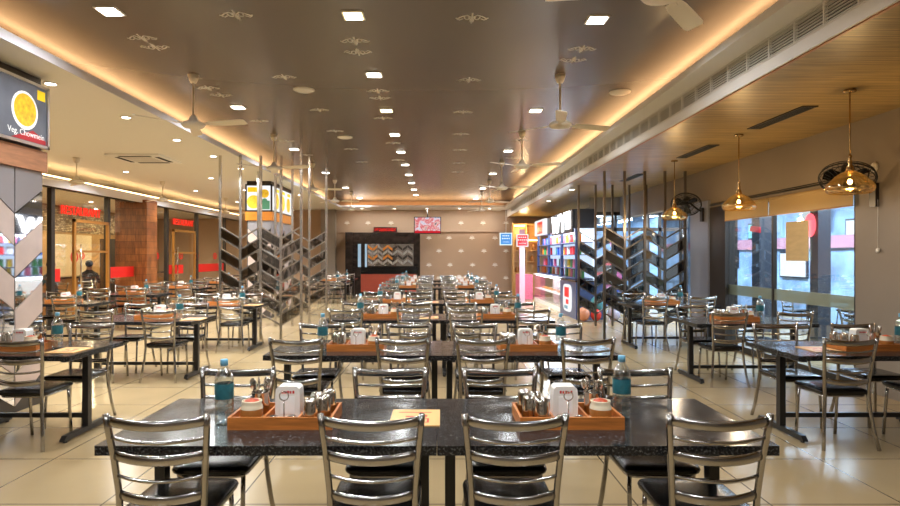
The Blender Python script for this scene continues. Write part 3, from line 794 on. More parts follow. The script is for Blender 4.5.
# ---- central long rows: two tables each
ROWS = [(2.62,0.0),(5.0,.045),(7.75,.03),(10.45,.02),(15.4,.0),(17.75,.0),(20.1,.0)]
for r,(yf,dx) in enumerate(ROWS):
    for s in (0,1):
        cx = (-.75 if s == 0 else .75) + dx; cy = yf+.435
        w_ = f'{ORD[r]}-row {"pillar-side" if s == 0 else "window-side"} table'
        place('granite_table', T_L if s == 0 else T_R, f'dark speckled granite table on black T-legs, {ORD[r]} long row from the camera, {"pillar-side" if s == 0 else "window-side"} half', 'table', (cx,cy,0), 0, 'granite tables')
        lev = 3 if r == 0 else 2 if r < 3 else 1
        xs = (-.43,.42) if s == 0 else (-.42,.43)
        xs2 = None
        if r == 0: xs, xs2 = ((-.43,.473),(-.44,.47)) if s == 0 else ((-.42,.44),(-.375,.432))
        seat_chairs(cx, cy, w_, xs, xs2, far=r >= 4, names=('outer seat','inner seat') if s == 0 else ('inner seat','outer seat'), jit=0.0 if r == 0 else .03)
        if r == 0:
            tray_set(cx if s == 0 else .645, cy-.045, .75, w_, 1 if s == 0 else -1, -.30, lev, 0, (.64,.06,.0) if s == 0 else None, bdy=-.05 if s == 0 else .06)
        else:
            tray_set(cx+random.uniform(-.02,.02), cy-.07, .75, w_, 1 if (s == 1 and False) else -1 if s == 0 else -1, (.302 if s == 0 else -.302), lev, random.uniform(-.03,.03), (.62,-.02,0) if (s == 0 and r in (2,3)) else None)
# ---- side tables
SIDE = [('pillar-bay',-3.625,5.40),('pillar-bay',-3.85,8.0),('pillar-bay',-3.77,10.3),
        ('window-bay',3.75,5.41),('window-bay',3.92,7.75),('window-bay',4.02,10.5)]
cnt = {}
for (nm,cx,cy) in SIDE:
    i = cnt.get(nm,0); cnt[nm] = i+1
    w_ = f'{ORD[i]} {nm} table'
    short = nm[0] == 'p' and i == 0
    place('granite_table', T_S if short else T_L if nm[0] == 'w' else T_R, f'dark granite table on black T-legs, {ORD[i]} from camera {"along the mirrored pillars" if nm[0]=="p" else "along the window wall"}', 'table', (cx,cy,0), 0, 'granite tables')
    nn = ('wall-side seat','aisle seat') if nm[0] == 'p' else ('aisle seat','wall-side seat')
    if short: seat_chairs(cx, cy, w_, (.215,), names=nn[1:])
    else: seat_chairs(cx, cy, w_, (-.39,.39), names=nn)
    if nm[0] == 'p': tray_set(cx+(-.1 if short else .16), cy-.05, .75, w_, -1, -.302, 2, 0, (.5,-.08,0), .06 if short else -.05)
    else: tray_set(cx+(.06 if i == 0 else -.1), cy-.04, .75, w_, -1, -.302, 2, 0, (-.42,-.05,0) if i == 0 else None)
for i,(cx,cy) in enumerate(((-6.75,10.75),(-6.75,13.2),(-6.8,15.7),(-6.75,18.4),(-6.75,21.0))):
    w_ = f'{ORD[i]} shopfront-bay table'
    place('granite_table', T_R, f'dark granite table on black T-legs, {ORD[i]} along the glazed shopfront', 'table', (cx,cy,0), 0, 'granite tables')
    seat_chairs(cx, cy, w_, (-.39,.39), far=True, names=('glass-side seat','aisle seat'))
    tray_set(cx+.1, cy-.05, .75, w_, -1, -.302, 1)
for i,(cx,cy) in enumerate(((-3.75,20.3),(-3.75,22.4))):
    w_ = f'{ORD[i]} table behind chevron screens'
    place('granite_table', T_R, f'dark granite table on black T-legs, {ORD[i]} behind the chevron screens', 'table', (cx,cy,0), 0, 'granite tables')
    seat_chairs(cx, cy, w_, (-.39,.39), far=True, names=('outer seat','inner seat'))
    tray_set(cx+.1, cy-.05, .75, w_, -1, -.302, 1)

# ================================================================== CHEVRON SCREENS
def screen(x0, Y, n, label, first, top=2.12, ztop=ZC, ztops=None, fillpar=0, rows=8, pitch=.205, sp=.383, steel='screen_steel', panel='smoke_mirror'):
    o = thing('divider_screen', label, 'screen', (x0,Y,0), 0, 'steel chevron screens')
    rise = .20
    for i in range(n):
        zt = ztops[i] if ztops else ztop
        link('upright', MB().box(i*sp-.022,i*sp+.022,-.022,.022,0,zt).mesh('upright', M[steel]), o)
    for i in range(n-1):
        dn = (i % 2 == 0) == first
        za, zb_ = (top, top-rise) if dn else (top-rise, top)
        xa, xb = i*sp+.022, (i+1)*sp-.022
        rl = MB()
        for r in range(rows+1):
            rl.prism([(xa,za-r*pitch-.014),(xb,zb_-r*pitch-.014),(xb,zb_-r*pitch+.014),(xa,za-r*pitch+.014)], -.02, .02, 'y')
        link('chevron_rail', rl.mesh('chevron_rail', M[steel]), o)
        for r in range(rows):
            if (r+i+fillpar) % 2: continue
            z1, z2 = za-r*pitch-.014, zb_-r*pitch-.014
            z3, z4 = zb_-(r+1)*pitch+.014, za-(r+1)*pitch+.014
            link('mirror_panel', MB().prism([(xa,z4),(xb,z3),(xb,z2),(xa,z1)], -.006, .006, 'y').mesh('mirror_panel', M[panel]), o)
    return o
screen(-4.10, 11.35, 5, 'steel chevron screen with mirror panels, front one on the pillar side', True, ztops=[ZC,ZC,ZC,ZS,ZS] if False else [ZC]*4+[ZS])
screen(-4.02, 13.5, 5, 'steel chevron screen with mirror panels, rear one on the pillar side', True, ztops=[ZC,ZS,ZS,ZS,ZS], fillpar=1)
screen(3.18, 11.4, 5, 'steel chevron screen with mirror panels, front one before the glass cabin', True, fillpar=0, ztops=[ZW]*5, steel='screen_dark_reflect', panel='smoke_dark_reflect')
screen(3.21, 13.6, 5, 'steel chevron screen with mirror panels, rear one beside the snack counter', True, fillpar=1, ztops=[ZW]*5, steel='screen_dark_reflect', panel='smoke_dark_reflect')

# ================================================================== MIRRORED PILLARS
def pillar(name, y0, y1, xf, label, front):
    o = thing(name, label, 'pillar'); o['kind'] = 'structure'
    xb = xf-.62
    link('core', MB().box(xb, xf-.012, y0+.012, y1-.012, 0, ZC).mesh('core', M['joint']), o)
    link('wood_band', MB().box(xb-.03, xf+.03, y0-.03, y1+.03, 2.48, 2.70).mesh('wood_band', M['wood_band'] if not front else M['orange_band']), o)
    ncol = round((y1-y0)/.43); wd = (y1-y0)/ncol
    up = MB(); mb_ = MB(); mr_ = MB()
    def face(ncols, wd_, org, dirv, axis):
        for c in range(ncols):
            a0 = c*wd_+.008; a1 = (c+1)*wd_-.008
            even = (ncols-1-c) % 2 == 0     # last column rises towards the outer edge
            r0, r1 = (0, .27) if even else (.27, 0)
            def quad(zl0, zl1, zu0, zu1, mbx):
                if axis == 'x':
                    mbx.prism([(org+dirv*a0,zl0),(org+dirv*a1,zl1),(org+dirv*a1,zu1),(org+dirv*a0,zu0)], xf-.012, xf, 'x')
                else:
                    mbx.prism([(org+dirv*a0,zl0),(org+dirv*a1,zl1),(org+dirv*a1,zu1),(org+dirv*a0,zu0)], y0, y0+.012, 'y')
            quad(2.02+r0, 2.02+r1, 2.475, 2.475, up)
            z = 2.005
            kk = 0
            while z > -.1:
                lo0, lo1 = z-.325+.012+r0, z-.325+.012+r1
                hi0, hi1 = z+r0, z+r1
                if min(lo0,lo1) < .03: lo0 = max(lo0,.03); lo1 = max(lo1,.03)
                if min(hi0,hi1) > .06: quad(lo0, lo1, hi0, hi1, mr_ if (kk+ncols-1-c) % 2 == 0 else mb_)
                z -= .325; kk += 1
    face(ncol, wd, y0, 1, 'x')
    face(2, .3, xb+.02, 1, 'y')
    link('grey_panel', up.mesh('grey_panel', M['pillar_grey']), o)
    link('marble_panel', mb_.mesh('marble_panel', M['pillar_marble']), o)
    link('mirror_panel', mr_.mesh('mirror_panel', M['mirror']), o)
    return o
pillar('pillar_1', 4.32, 6.47, -4.25, 'pillar clad in mirror and marble chevrons nearest the camera', False)
pillar('pillar_2', 15.2, 17.4, -4.2, 'pillar clad in mirror and marble chevrons behind the screens', True)

# light-box signs on pillars
M['sign_bg'] = pbr('sign_photo_ground', srgb(96,100,110), .3, emit=srgb(96,100,110), es=.35, noise=(2,.5))
M['noodle'] = pbr('noodle_photo', srgb(226,184,52), .4, emit=srgb(226,184,52), es=.35, noise=(22,.35))
M['plate'] = pbr('plate_photo', srgb(236,236,236), .4, emit=srgb(236,236,236), es=.4)
M['yellow'] = pbr('yellow_print', srgb(238,206,40), .4, emit=srgb(238,206,40), es=.4)
M['white_glow'] = emis('backlit_white', (1,1,1,1), .62)
M['sign_red'] = pbr('sign_red', srgb(176,40,48), .4, emit=srgb(176,40,48), es=.3)
def disc_yz(mb, x, cy, cz, r, t, m=0, sy=1.0, n=24):
    mb.prism([(cy+r*sy*math.cos(2*PI*i/n), cz+r*math.sin(2*PI*i/n)) for i in range(n)], x, x+t, 'x', m)
sg = thing('food_lightbox_sign', 'backlit food sign of yellow noodles on a plate above the nearest mirrored pillar', 'sign', (-4.22,0,0))
y0,y1,z0,z1 = 4.35,6.46,2.72,3.38
link('frame', MB().box(-.06,.05,y0,y1,z0,z0+.03).box(-.06,.05,y0,y1,z1-.03,z1).box(-.06,.05,y1-.03,y1,z0,z1).box(-.06,.05,y0,y0+.03,z0,z1).mesh('frame', M['alu']), sg)
link('sign_face', MB().box(-.05,.03,y0+.03,y1-.03,z0+.03,z1-.03).mesh('sign_face', M['sign_bg']), sg)
pl = MB(); disc_yz(pl, .03, 6.10, 3.06, .195, .003); link('plate_picture', pl.mesh('plate_picture', M['plate']), sg)
pl = MB(); disc_yz(pl, .033, 6.10, 3.065, .165, .003); link('noodle_picture', pl.mesh('noodle_picture', M['noodle']), sg)
link('yellow_tag', MB().box(.03,.034,6.29,6.41,3.22,3.32).mesh('yellow_tag', M['yellow']), sg)
link('red_swoosh', MB().prism([(5.9,2.76),(6.42,2.76),(6.42,2.80),(6.22,2.88)], .03,.032,'x').mesh('red_swoosh', M['sign_red']), sg)
tx = text_mesh('dish_name', 'Veg. Chowmein', .085, M['plate'], .001)
tx.transform(Matrix.Translation((.036,6.12,2.83)) @ Matrix.Rotation(PI/2,4,'Z') @ Matrix.Rotation(PI/2,4,'X'))
link('dish_name', tx, sg)
# second pillar sign: front face and long face
sg = thing('food_lightbox_sign', 'backlit two-sided food sign with yellow dishes on the pillar behind the screens', 'sign', (0,0,0))
xb, xf, ya, yb = -4.85, -4.17, 15.17, 17.43
link('frame', MB().box(xb,xf,ya,ya+.04,2.70,2.74).box(xb,xf,ya,ya+.04,3.36,3.40).box(xb,xb+.04,ya,ya+.04,2.7,3.4).box(xf-.04,xf,ya,ya+.04,2.7,3.4).box(xf-.04,xf,yb-.04,yb,2.7,3.4).box(xf-.04,xf,ya,yb,2.7,2.74).box(xf-.04,xf,ya,yb,3.36,3.4).mesh('frame', M['mullion']), sg)
link('sign_face', MB().box(xb+.02,xf-.02,ya+.012,yb-.02,2.72,3.38).mesh('sign_face', M['white_glow']), sg)
pf = MB()
def disc_xz(mb, cx, y, cz, r, t, n=20, m=0): mb.prism([(cx+r*math.cos(2*PI*i/n), cz+r*math.sin(2*PI*i/n)) for i in range(n)], y, y+t, 'y', m)
def pic(f):
    b = MB(); f(b); link('dish_picture', b.mesh('dish_picture', M['noodle']), sg)
pic(lambda b: disc_xz(b, -4.64, ya+.006, 2.95, .17, .005)); pic(lambda b: disc_xz(b, -4.36, ya+.006, 3.16, .11, .005))
link('yellow_tag', MB().box(-4.79,-4.5,ya+.006,ya+.011,3.2,3.32).mesh('yellow_tag', M['yellow']), sg)
for yy in (15.7,16.3,16.9):
    pic(lambda b: disc_yz(b, xf-.019, yy, 3.0, .2, .005))
    link('yellow_tag', MB().box(xf-.019,xf-.015,yy-.1,yy+.2,3.24,3.32).mesh('yellow_tag', M['yellow']), sg)
gf = MB(); gf.box(-4.52,-4.23,ya+.007,ya+.011,2.76,2.98); disc_xz(gf,-4.36,ya+.004,2.97,.07,.003)
link('green_picture', gf.mesh('green_picture', pbr('green_print', srgb(70,120,90), .5, emit=srgb(70,120,90), es=.5)), sg)

# ================================================================== SHOPFRONT BAY DETAILS
tx = text_mesh('letters', 'RESTAURANT', .30, pbr('red_letters', srgb(200,36,24), .4, emit=srgb(220,40,20), es=.5), .012)
tx.transform(Matrix.Rotation(PI/2,4,'Z') @ Matrix.Rotation(PI/2,4,'X'))
b_ = [v.co.y for v in tx.vertices]; sc_ = 1.55/(max(b_)-min(b_))
tx.transform(Matrix.Diagonal((1,sc_,.95,1)))
single('restaurant_sign', tx, 'red RESTAURANT lettering on the shopfront glass before the wood-clad column', 'sign', (XG+.025,13.98,2.60), 0, 'restaurant lettering')
single('restaurant_sign', tx, 'red RESTAURANT lettering on the shopfront glass beyond the wood-clad column', 'sign', (XG+.025,19.6,2.66), 0, 'restaurant lettering')
def door(name, yc, w_, h_, label):
    o = thing(name, label, 'door', (XG+.07,yc,0)); o['kind'] = 'structure'
    a, b = -w_/2, w_/2
    link('door_frame', MB().box(-.03,.03,a,a+.07,0,h_).box(-.03,.03,b-.07,b,0,h_).box(-.03,.03,a,b,h_-.07,h_).box(-.03,.03,a,b,0,.09).box(-.02,.02,a,b,1.66,1.71).mesh('door_frame', M['gold_frame']), o)
    link('handle', MB().tube([(.08,a+.16,.85),(.08,a+.16,1.85)], .018, 8).box(.03,.08,a+.15,a+.17,.95,.98).box(.03,.08,a+.15,a+.17,1.7,1.73).mesh('handle', M['steel']), o)
    return o
door('door_1', 14.3, 1.45, 2.42, 'golden framed glass door under the red lettering')
door('door_2', 19.55, 1.7, 2.42, 'golden framed glass door beyond the wood-clad column')
def ring_poster(y, z, x, w_, h_, label):
    o = thing('poster_sign', label, 'poster', (x,y,z), 0, 'posters behind the shopfront glass')
    link('sheet', MB().box(0,.012,-w_/2,w_/2,-h_/2,h_/2).mesh('sheet', M['poster']), o)
    r = MB(); R = .17
    r.bar([(.016,R*math.cos(a*PI/12),R*math.sin(a*PI/12)) for a in range(24)], .008, .05, (1,0,0), 0, None, True)
    r.box(.012,.018,-.09,.09,-.04,.06); link('red_logo', r.mesh('red_logo', M['red_band']), o)
ring_poster(19.0, 1.55, -11.498, 1.9, 1.4, 'cream poster with a red ring mark, seen through the nearest golden door')
ring_poster(16.4, 1.45, -11.498, 1.4, 1.6, 'cream poster with a red ring mark, beside the nearest golden door')
ring_poster(22.3, 1.5, -11.498, 1.4, 1.4, 'cream poster with a red ring mark, beyond the wood-clad column')
# brick-lit dining counter behind the glass
o = thing('serving_counter', 'golden lit serving counter behind the shopfront glass', 'counter', (-10.6,0,0))
link('body', MB().box(-.3,.3,15.5,23.6,0,.95).mesh('body', M['gold_frame']), o)
link('worktop', MB().box(-.35,.35,15.4,23.7,.951,1.0).mesh('worktop', M['dark_marble']), o)
o = thing('display_fridge', 'bright drinks fridge behind the shopfront glass, before the wood-clad column', 'fridge', (-9.85,18.6,0))
link('cabinet', MB().box(-.35,.3,-.45,.45,0,2.1).mesh('cabinet', M['mullion']), o)
link('lit_shelves', MB().box(.3,.31,-.38,.38,.5,1.75).mesh('lit_shelves', emis('fridge_glow', (.75,.9,1,1), 1.1)), o)
pk_ = MB()
for r in range(4):
    for c in range(6): pk_.box(.311,.35,-.35+.12*c,-.27+.12*c,.55+.3*r,.74+.3*r, (r+c)%3)
link('drink_row', pk_.mesh('drink_row', [M['red'], M['cap'], M['yellow']]), o); o.children[-1]['kind'] = 'stuff'
def person(loc, rz, label):
    me = bpy.data.meshes.new('person')
    J = [(0,0,.48),(0,.0,.62),(0,.02,.82),(0,.03,.98),(0,.04,1.07),(0,.06,1.17),(0,.07,1.27),   # spine..head
         (.17,.02,.96),(.24,.10,.74),(.14,.28,.76),(-.17,.02,.96),(-.24,.10,.74),(-.12,.28,.76),
         (.10,.05,.49),(.13,.42,.50),(.13,.44,.06),(.13,.56,.04),(-.10,.05,.49),(-.13,.42,.50),(-.13,.44,.06),(-.13,.56,.04)]
    E = [(0,1),(1,2),(2,3),(3,4),(4,5),(5,6),(3,7),(7,8),(8,9),(3,10),(10,11),(11,12),(0,13),(13,14),(14,15),(15,16),(0,17),(17,18),(18,19),(19,20)]
    Rr = [.15,.14,.15,.12,.055,.085,.08,.07,.05,.04,.07,.05,.04,.09,.07,.05,.045,.09,.07,.05,.045]
    J = [(x,y,z+.12 if z > .45 else z) for (x,y,z) in J]
    me.from_pydata(J, E, [])
    o = bpy.data.objects.new('person', me); COL.objects.link(o)
    md = o.modifiers.new('skin','SKIN'); o.modifiers.new('sub','SUBSURF').levels = 1
    o.modifiers['sub'].render_levels = 2
    for i,s in enumerate(me.skin_vertices[0].data): s.radius = (Rr[i],Rr[i]*.85,) ; s.use_root = (i == 0)
    dg = bpy.context.evaluated_depsgraph_get(); me2 = bpy.data.meshes.new_from_object(o.evaluated_get(dg))
    bpy.data.objects.remove(o)
    me2.materials.clear(); me2.materials.append(M['cloth']); me2.materials.append(M['skin'])
    for p in me2.polygons: p.material_index = 1 if p.center.z > 1.18 else 0; p.use_smooth = True
    q = tag(link('person', me2, None, loc, (0,0,rz)), label, 'person', 'people sitting behind the glass')
    link('hair', MB().sphere((0,.045,1.37), .105, 12, 8, 0, (.95,1.0,.95)).mesh('hair', M['hair']), q)
    return q
for i,(x,y,rz,l) in enumerate(((-9.6,16.55,.4,'person in dark clothes sitting behind the shopfront glass, facing the wood-clad column'),(-9.55,14.9,PI-.3,'person in dark clothes sitting behind the shopfront glass, facing the camera'))):
    person((x,y,0), rz, l)
    place('dining_chair', CHAIR_FAR, f'steel chair under the {["first","second"][i]} person behind the shopfront glass', 'chair', (x,y,0), rz, 'steel ladder-back chairs')

# ================================================================== FAR WALL
YM = YB-.06
mu = thing('marble_mirror_unit', 'dark marble wall unit with a chevron mirror and a red panel on the far wall', 'wall unit', (0,YM,0))
p = lambda px: (px-437)/600*(YM-.3)
zz = lambda py: H-(py-256)/600*(YM-.3)
link('surround', MB().box(p(346),p(353.5),-.5,0,0,zz(232.5)).box(p(418),p(420),-.34,0,0,zz(232.5)).box(p(353.5),p(418),-.34,0,zz(243),zz(232.5)).box(p(353.5),p(418),-.3,0,.0,zz(243)).mesh('surround', M['dark_marble']), mu)
link('shelf', MB().box(p(361),p(418),-.36,-.3,zz(274),zz(267)).mesh('shelf', M['black_gloss']), mu)
link('red_panel', MB().box(p(361),p(416),-.35,-.3,.12,zz(274)).mesh('red_panel', pbr('brick_red_panel', srgb(160,66,44), .5, noise=(40,.25))), mu)
link('mirror', MB().box(p(367),p(413.5),-.32,-.3,zz(266),zz(244)).mesh('mirror', M['mirror']), mu)
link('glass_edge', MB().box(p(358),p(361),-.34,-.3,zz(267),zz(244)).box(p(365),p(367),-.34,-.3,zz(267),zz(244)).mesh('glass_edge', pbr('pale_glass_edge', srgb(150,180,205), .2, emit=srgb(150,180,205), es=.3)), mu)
xs0, xs1 = p(367)+.03, p(413.5)-.03; nC = 9; cw = (xs1-xs0)/nC
for c in range(nC):
    dn = c % 2 == 0
    for r in range(5):
        zt = zz(245)-r*.19
        za, zb_ = (zt, zt-.14) if dn else (zt-.14, zt)
        x0, x1 = xs0+c*cw+.01, xs0+(c+1)*cw-.01
        if min(za,zb_)-.10 < zz(266): continue
        kk = 0 if (c in (0,1,3,4) and r % 2 == 0) else 1 if (c >= 5 and r % 2 == 0) else 2
        nm, mt = (('orange_reflection_tile','orange_band'),('dark_reflection_tile','mullion'),('grey_reflection_tile','alu'))[kk]  # tile colours imitate what the chevron mirror reflects
        link(nm, MB().prism([(x0,za-.10),(x1,zb_-.10),(x1,zb_),(x0,za)], -.326, -.32, 'y').mesh(nm, M[mt]), mu)
# LED message board
lb = thing('led_message_board', 'red LED message board above the dark marble unit', 'sign', (at(385.5,229.7,YM).x, YM, at(385.5,229.7,YM).z))
link('housing', MB().box(-.48,.48,-.08,0,-.10,.10).mesh('housing', M['black']), lb)
dm = MB(); random.seed(3)
for i in range(44):
    for j in range(7):
        if random.random() < .62: dm.box(-.44+i*.02,-.425+i*.02,-.083,-.08,-.065+j*.019,-.051+j*.019)
link('lit_dots', dm.mesh('lit_dots', emis('red_led', (1,.03,.02,1), .8)), lb)
# television on a ceiling pole
c = at(427.5,225.3,23.9)
tv = thing('television', 'flat television hung from the ceiling before the far wall', 'television', (c.x,23.9,c.z))
link('casing', MB().box(-.54,.54,.0,.06,-.34,.34).mesh('casing', M['black']), tv)
link('display', MB().box(-.51,.51,-.004,0,-.22,.31).mesh('display', M['tv']), tv)
link('ticker', MB().box(-.51,.51,-.004,0,-.31,-.22).mesh('ticker', emis('red_ticker', srgb(200,40,50), .6)), tv)
link('ceiling_pole', MB().tube([(0,.1,ZC-c.z),(0,.1,.2)], .022, 8).box(-.15,.15,.06,.12,-.1,.2).mesh('ceiling_pole', M['black']), tv)
# neon sign + red sign
def hang_sign(px, py, Y, w_, h_, bg, fg, label, glow, pole=True):
    c = at(px,py,Y); o = thing('hanging_sign', label, 'sign', (c.x,Y,c.z))
    link('panel', MB().box(-w_/2,w_/2,0,.05,-h_/2,h_/2).mesh('panel', bg), o)
    t = .03; e = MB().box(-w_/2-t,w_/2+t,-.004,.052,h_/2,h_/2+t).box(-w_/2-t,w_/2+t,-.004,.052,-h_/2-t,-h_/2).box(-w_/2-t,-w_/2,-.004,.052,-h_/2,h_/2).box(w_/2,w_/2+t,-.004,.052,-h_/2,h_/2)
    link('border', e.mesh('border', fg), o)
    L = MB(); random.seed(int(px))
    for (z,wf,hh,n) in ((.11,.30,.07,4),(.0,.34,.07,5),(-.13,.26,.03,6)):
        for i in range(n):
            x = -wf/2*.9 + i*wf*.95/n; L.box(x, x+wf/n*.55, -.006, 0, z*h_/.45, z*h_/.45+hh*.6)
    link('lettering', L.mesh('lettering', fg), o)
    if pole: link('hanger', MB().tube([(0,.025,h_/2),(0,.025,ZC-c.z)], .012, 6).mesh('hanger', M['white']), o)
    return o
M['neon_blue'] = pbr('blue_acrylic', srgb(70,130,190), .3, emit=srgb(60,130,200), es=.6)
M['neon_white'] = emis('white_neon', (.8,.95,1,1), .8)
M['red_glow'] = pbr('red_acrylic', srgb(206,24,32), .3, emit=srgb(206,24,32), es=.5)
hang_sign(506, 239, 23.2, .42, .42, M['neon_blue'], M['neon_white'], 'square blue neon sign glowing at the far end', True)
o = hang_sign(522.5, 240.5, 20.3, .34, .36, M['red_glow'], M['white_glow'], 'square red sign with white border on a pink stand', True, False)
link('stand', MB().box(-.09,.09,.055,.13,-2.1,.38).mesh('stand', pbr('pink_stand', srgb(222,178,196), .4)), o)

# ================================================================== SNACK KIOSK
KX = 3.62
kb = thing('snack_shelf', 'tall lit snack shelf with blue uprights behind the snack counter', 'shelf', (0,0,0))
ups = [15.55, 17.4, 19.4, 21.4]
M['blue_frame'] = pbr('blue_frame', srgb(52,66,104), .35)
M['shelf_back_glow'] = pbr('shelf_back_glow', srgb(196,214,236), .5, emit=(.6,.78,1,1), es=.6)  # glow put into the back panel so the shelf looks brightly lit
for y in ups: link('upright', MB().box(KX-.04,KX+.04,y-.04,y+.04,0.98,2.3).mesh('upright', M['blue_frame']), kb)
for z in (1.0,1.26,1.62,1.95): link('shelf_board', MB().box(KX-.04,KX+.42,ups[0],ups[-1],z-.02,z).mesh('shelf_board', M['blue_frame']), kb)
link('back_panel', MB().box(KX+.42,KX+.45,ups[0]-.04,ups[-1]+.04,.98,2.8).mesh('back_panel', M['shelf_back_glow']), kb)
link('end_panel', MB().box(KX-.04,KX+.45,ups[0]-.07,ups[0]-.041,2.3,2.8).mesh('end_panel', M['ext_dark']), kb)
link('header', MB().box(KX-.05,KX+.41,ups[0]-.04,ups[-1]+.04,2.3,2.8).mesh('header', M['ext_dark']), kb)
area('lamp', (KX+.2, 18.5, 2.28), .3, 75, (.85,.92,1), size_y=5.6)
area('lamp', (KX-.35, 18.5, 2.15), .2, 90, (.75,.87,1), size_y=5.5)
# packets
cols = [('red',(200,36,40)),('yellow',(236,200,50)),('blue',(50,90,180)),('green',(70,150,80)),('orange',(230,120,40)),('white',(235,235,230)),('pink',(230,110,150))]
PM = []
for (n,c_) in cols:
    b = MB().prism([(-.10,0),(.10,0),(.105,.04),(.09,.20),(.105,.23),(-.105,.23),(-.09,.20),(-.105,.04)], -.03,.03,'x')
    PM.append((n, b.mesh('snack_packet', pbr(n+'_foil', srgb(*c_), .3))))
random.seed(11)
lv = {1.0:'lowest',1.26:'second',1.62:'third',1.95:'top'}
for z in lv:
    for y in [15.8+.36*i for i in range(16)]:
        if min(abs(y-u) for u in ups) < .15: continue
        n, me = random.choice(PM)
        single('snack_packet', me, f'{n} snack packet on the {lv[z]} board of the lit snack shelf', 'packet', (KX+.12+random.uniform(0,.1), y, z+.003), 0, f'{n} packets on the {lv[z]} board')
# sign boxes on the header
o = thing('shop_sign', 'backlit white sign with a red square above the snack shelf', 'sign', (KX-.055,20.4,2.53))
link('light_box', MB().box(-.08,0,-1.0,1.0,-.25,.27).mesh('light_box', M['white_glow']), o)
link('red_square', MB().box(-.086,-.081,-.55,.45,-.2,.2).mesh('red_square', M['red_glow']), o)
o = thing('shop_sign', 'big backlit white lettering sign above the snack shelf nearest the chevron screens', 'sign', (KX-.055,17.0,2.5))
link('backing', MB().box(-.05,0,-1.4,1.4,-.30,.30).mesh('backing', M['ext_dark']), o)
wl_ = MB()
def stroke(y0, z0, y1, z1, w_=.17):
    wl_.prism([(y0-w_/2,z0),(y0+w_/2,z0),(y1+w_/2,z1),(y1-w_/2,z1)], -.075, -.0505, 'x')
for (a,b,c_,d) in ((1.2,.25,.98,-.25),(.98,-.25,.74,.22),(.74,.22,.50,-.25),(.50,-.25,.26,.25),(.05,.27,-.25,.0),(-.55,.27,-.25,.0),(-.25,0,-.25,-.25),(-.75,.27,-.75,-.2),(-1.05,.27,-1.05,-.2),(-.9,-.2,-.9,.1)): stroke(a,b,c_,d)
link('lettering', wl_.mesh('lettering', emis('bright_white', (.95,.98,1,1), 3.5)), o)
# counter and display case
o = thing('snack_counter', 'blue-fronted snack counter with a backlit white and red sign', 'counter', (3.45,15.85,0))
link('body', MB().box(0,.7,-.95,.95,0,.93).mesh('body', pbr('blue_laminate', srgb(74,92,136), .3)), o)
link('worktop', MB().box(-.03,.73,-.98,.96,.931,.97).mesh('worktop', M['dark_marble']), o)
lg = MB(); lg.prism([(.62*math.copysign(abs(math.cos(a))**.5,math.cos(a))*.8, .48+.36*math.copysign(abs(math.sin(a))**.5,math.sin(a))) for a in [2*PI*i/24 for i in range(24)]], -.02,0,'x')
link('sign_plate', lg.mesh('sign_plate', M['white_glow']), o)
link('red_mark', MB().prism([(-.25,.5),(.28,.5),(.28,.76),(-.25,.76)], -.026,-.021,'x').box(-.026,-.021,-.2,.1,.32,.44).mesh('red_mark', M['red_glow']), o)
link('blue_mark', MB().box(-.026,-.021,-.1,.3,.19,.27).mesh('blue_mark', M['cap']), o)
o = thing('display_case', 'white lit glass display case beside the blue snack counter', 'display case', (3.45,19.1,0))
link('base', MB().box(.02,.7,-2.25,2.25,0,.12).mesh('base', M['white']), o)
link('back', MB().box(.66,.7,-2.25,2.25,.121,.93).mesh('back', M['white']), o)
link('tier', MB().box(.04,.65,-2.22,2.22,.45,.47).mesh('tier', M['white']), o)
link('cover', MB().box(-.02,.72,-2.27,2.27,.931,.96).mesh('cover', M['white']), o)
link('front_glass', MB().box(.02,.03,-2.25,2.25,.12,.93).mesh('front_glass', M['glass']), o)
link('light_tube', MB().box(.08,.12,-2.2,2.2,.90,.925).mesh('light_tube', emis('case_light', (.8,.9,1,1), 16)), o)
ps = MB().lathe([(.0001,.06),(.06,.055),(.10,.02),(.10,0)],14).mesh('sweet_tray', M['orange_band'])
for i in range(8):
    single('sweet_platter', ps, f'orange sweets platter in the glass case, {ORD[i]} from the blue counter', 'platter', (3.75,17.2+.52*i,.471), 0, 'platters in the glass case')
# colourful balls by the counter end
for (px,py,c_,n,R) in ((583.5,314,(222,150,116),'salmon',.15),(597,306,(70,140,150),'teal',.17),(596,317,(214,60,50),'red',.13),(614,315,(176,170,190),'grey-lilac',.15),(629,315,(160,176,150),'pale green',.14)):
    Y = 14.68 if n == 'teal' else 14.5; X = (px-437)/600*Y
    cc = at(px,py,Y)
    single('balloon', MB().sphere((0,0,0),R,16,10,0,(1,1,1.12)).cyl((0,0,-R*1.18),.012,.03,8).mesh('balloon', pbr(n+'_rubber', srgb(*c_), .25)), f'{n} balloon low on the floor behind the rear chevron screen', 'balloon', (X, Y, R*1.18 if n != 'teal' else .41), 0, 'balloons')
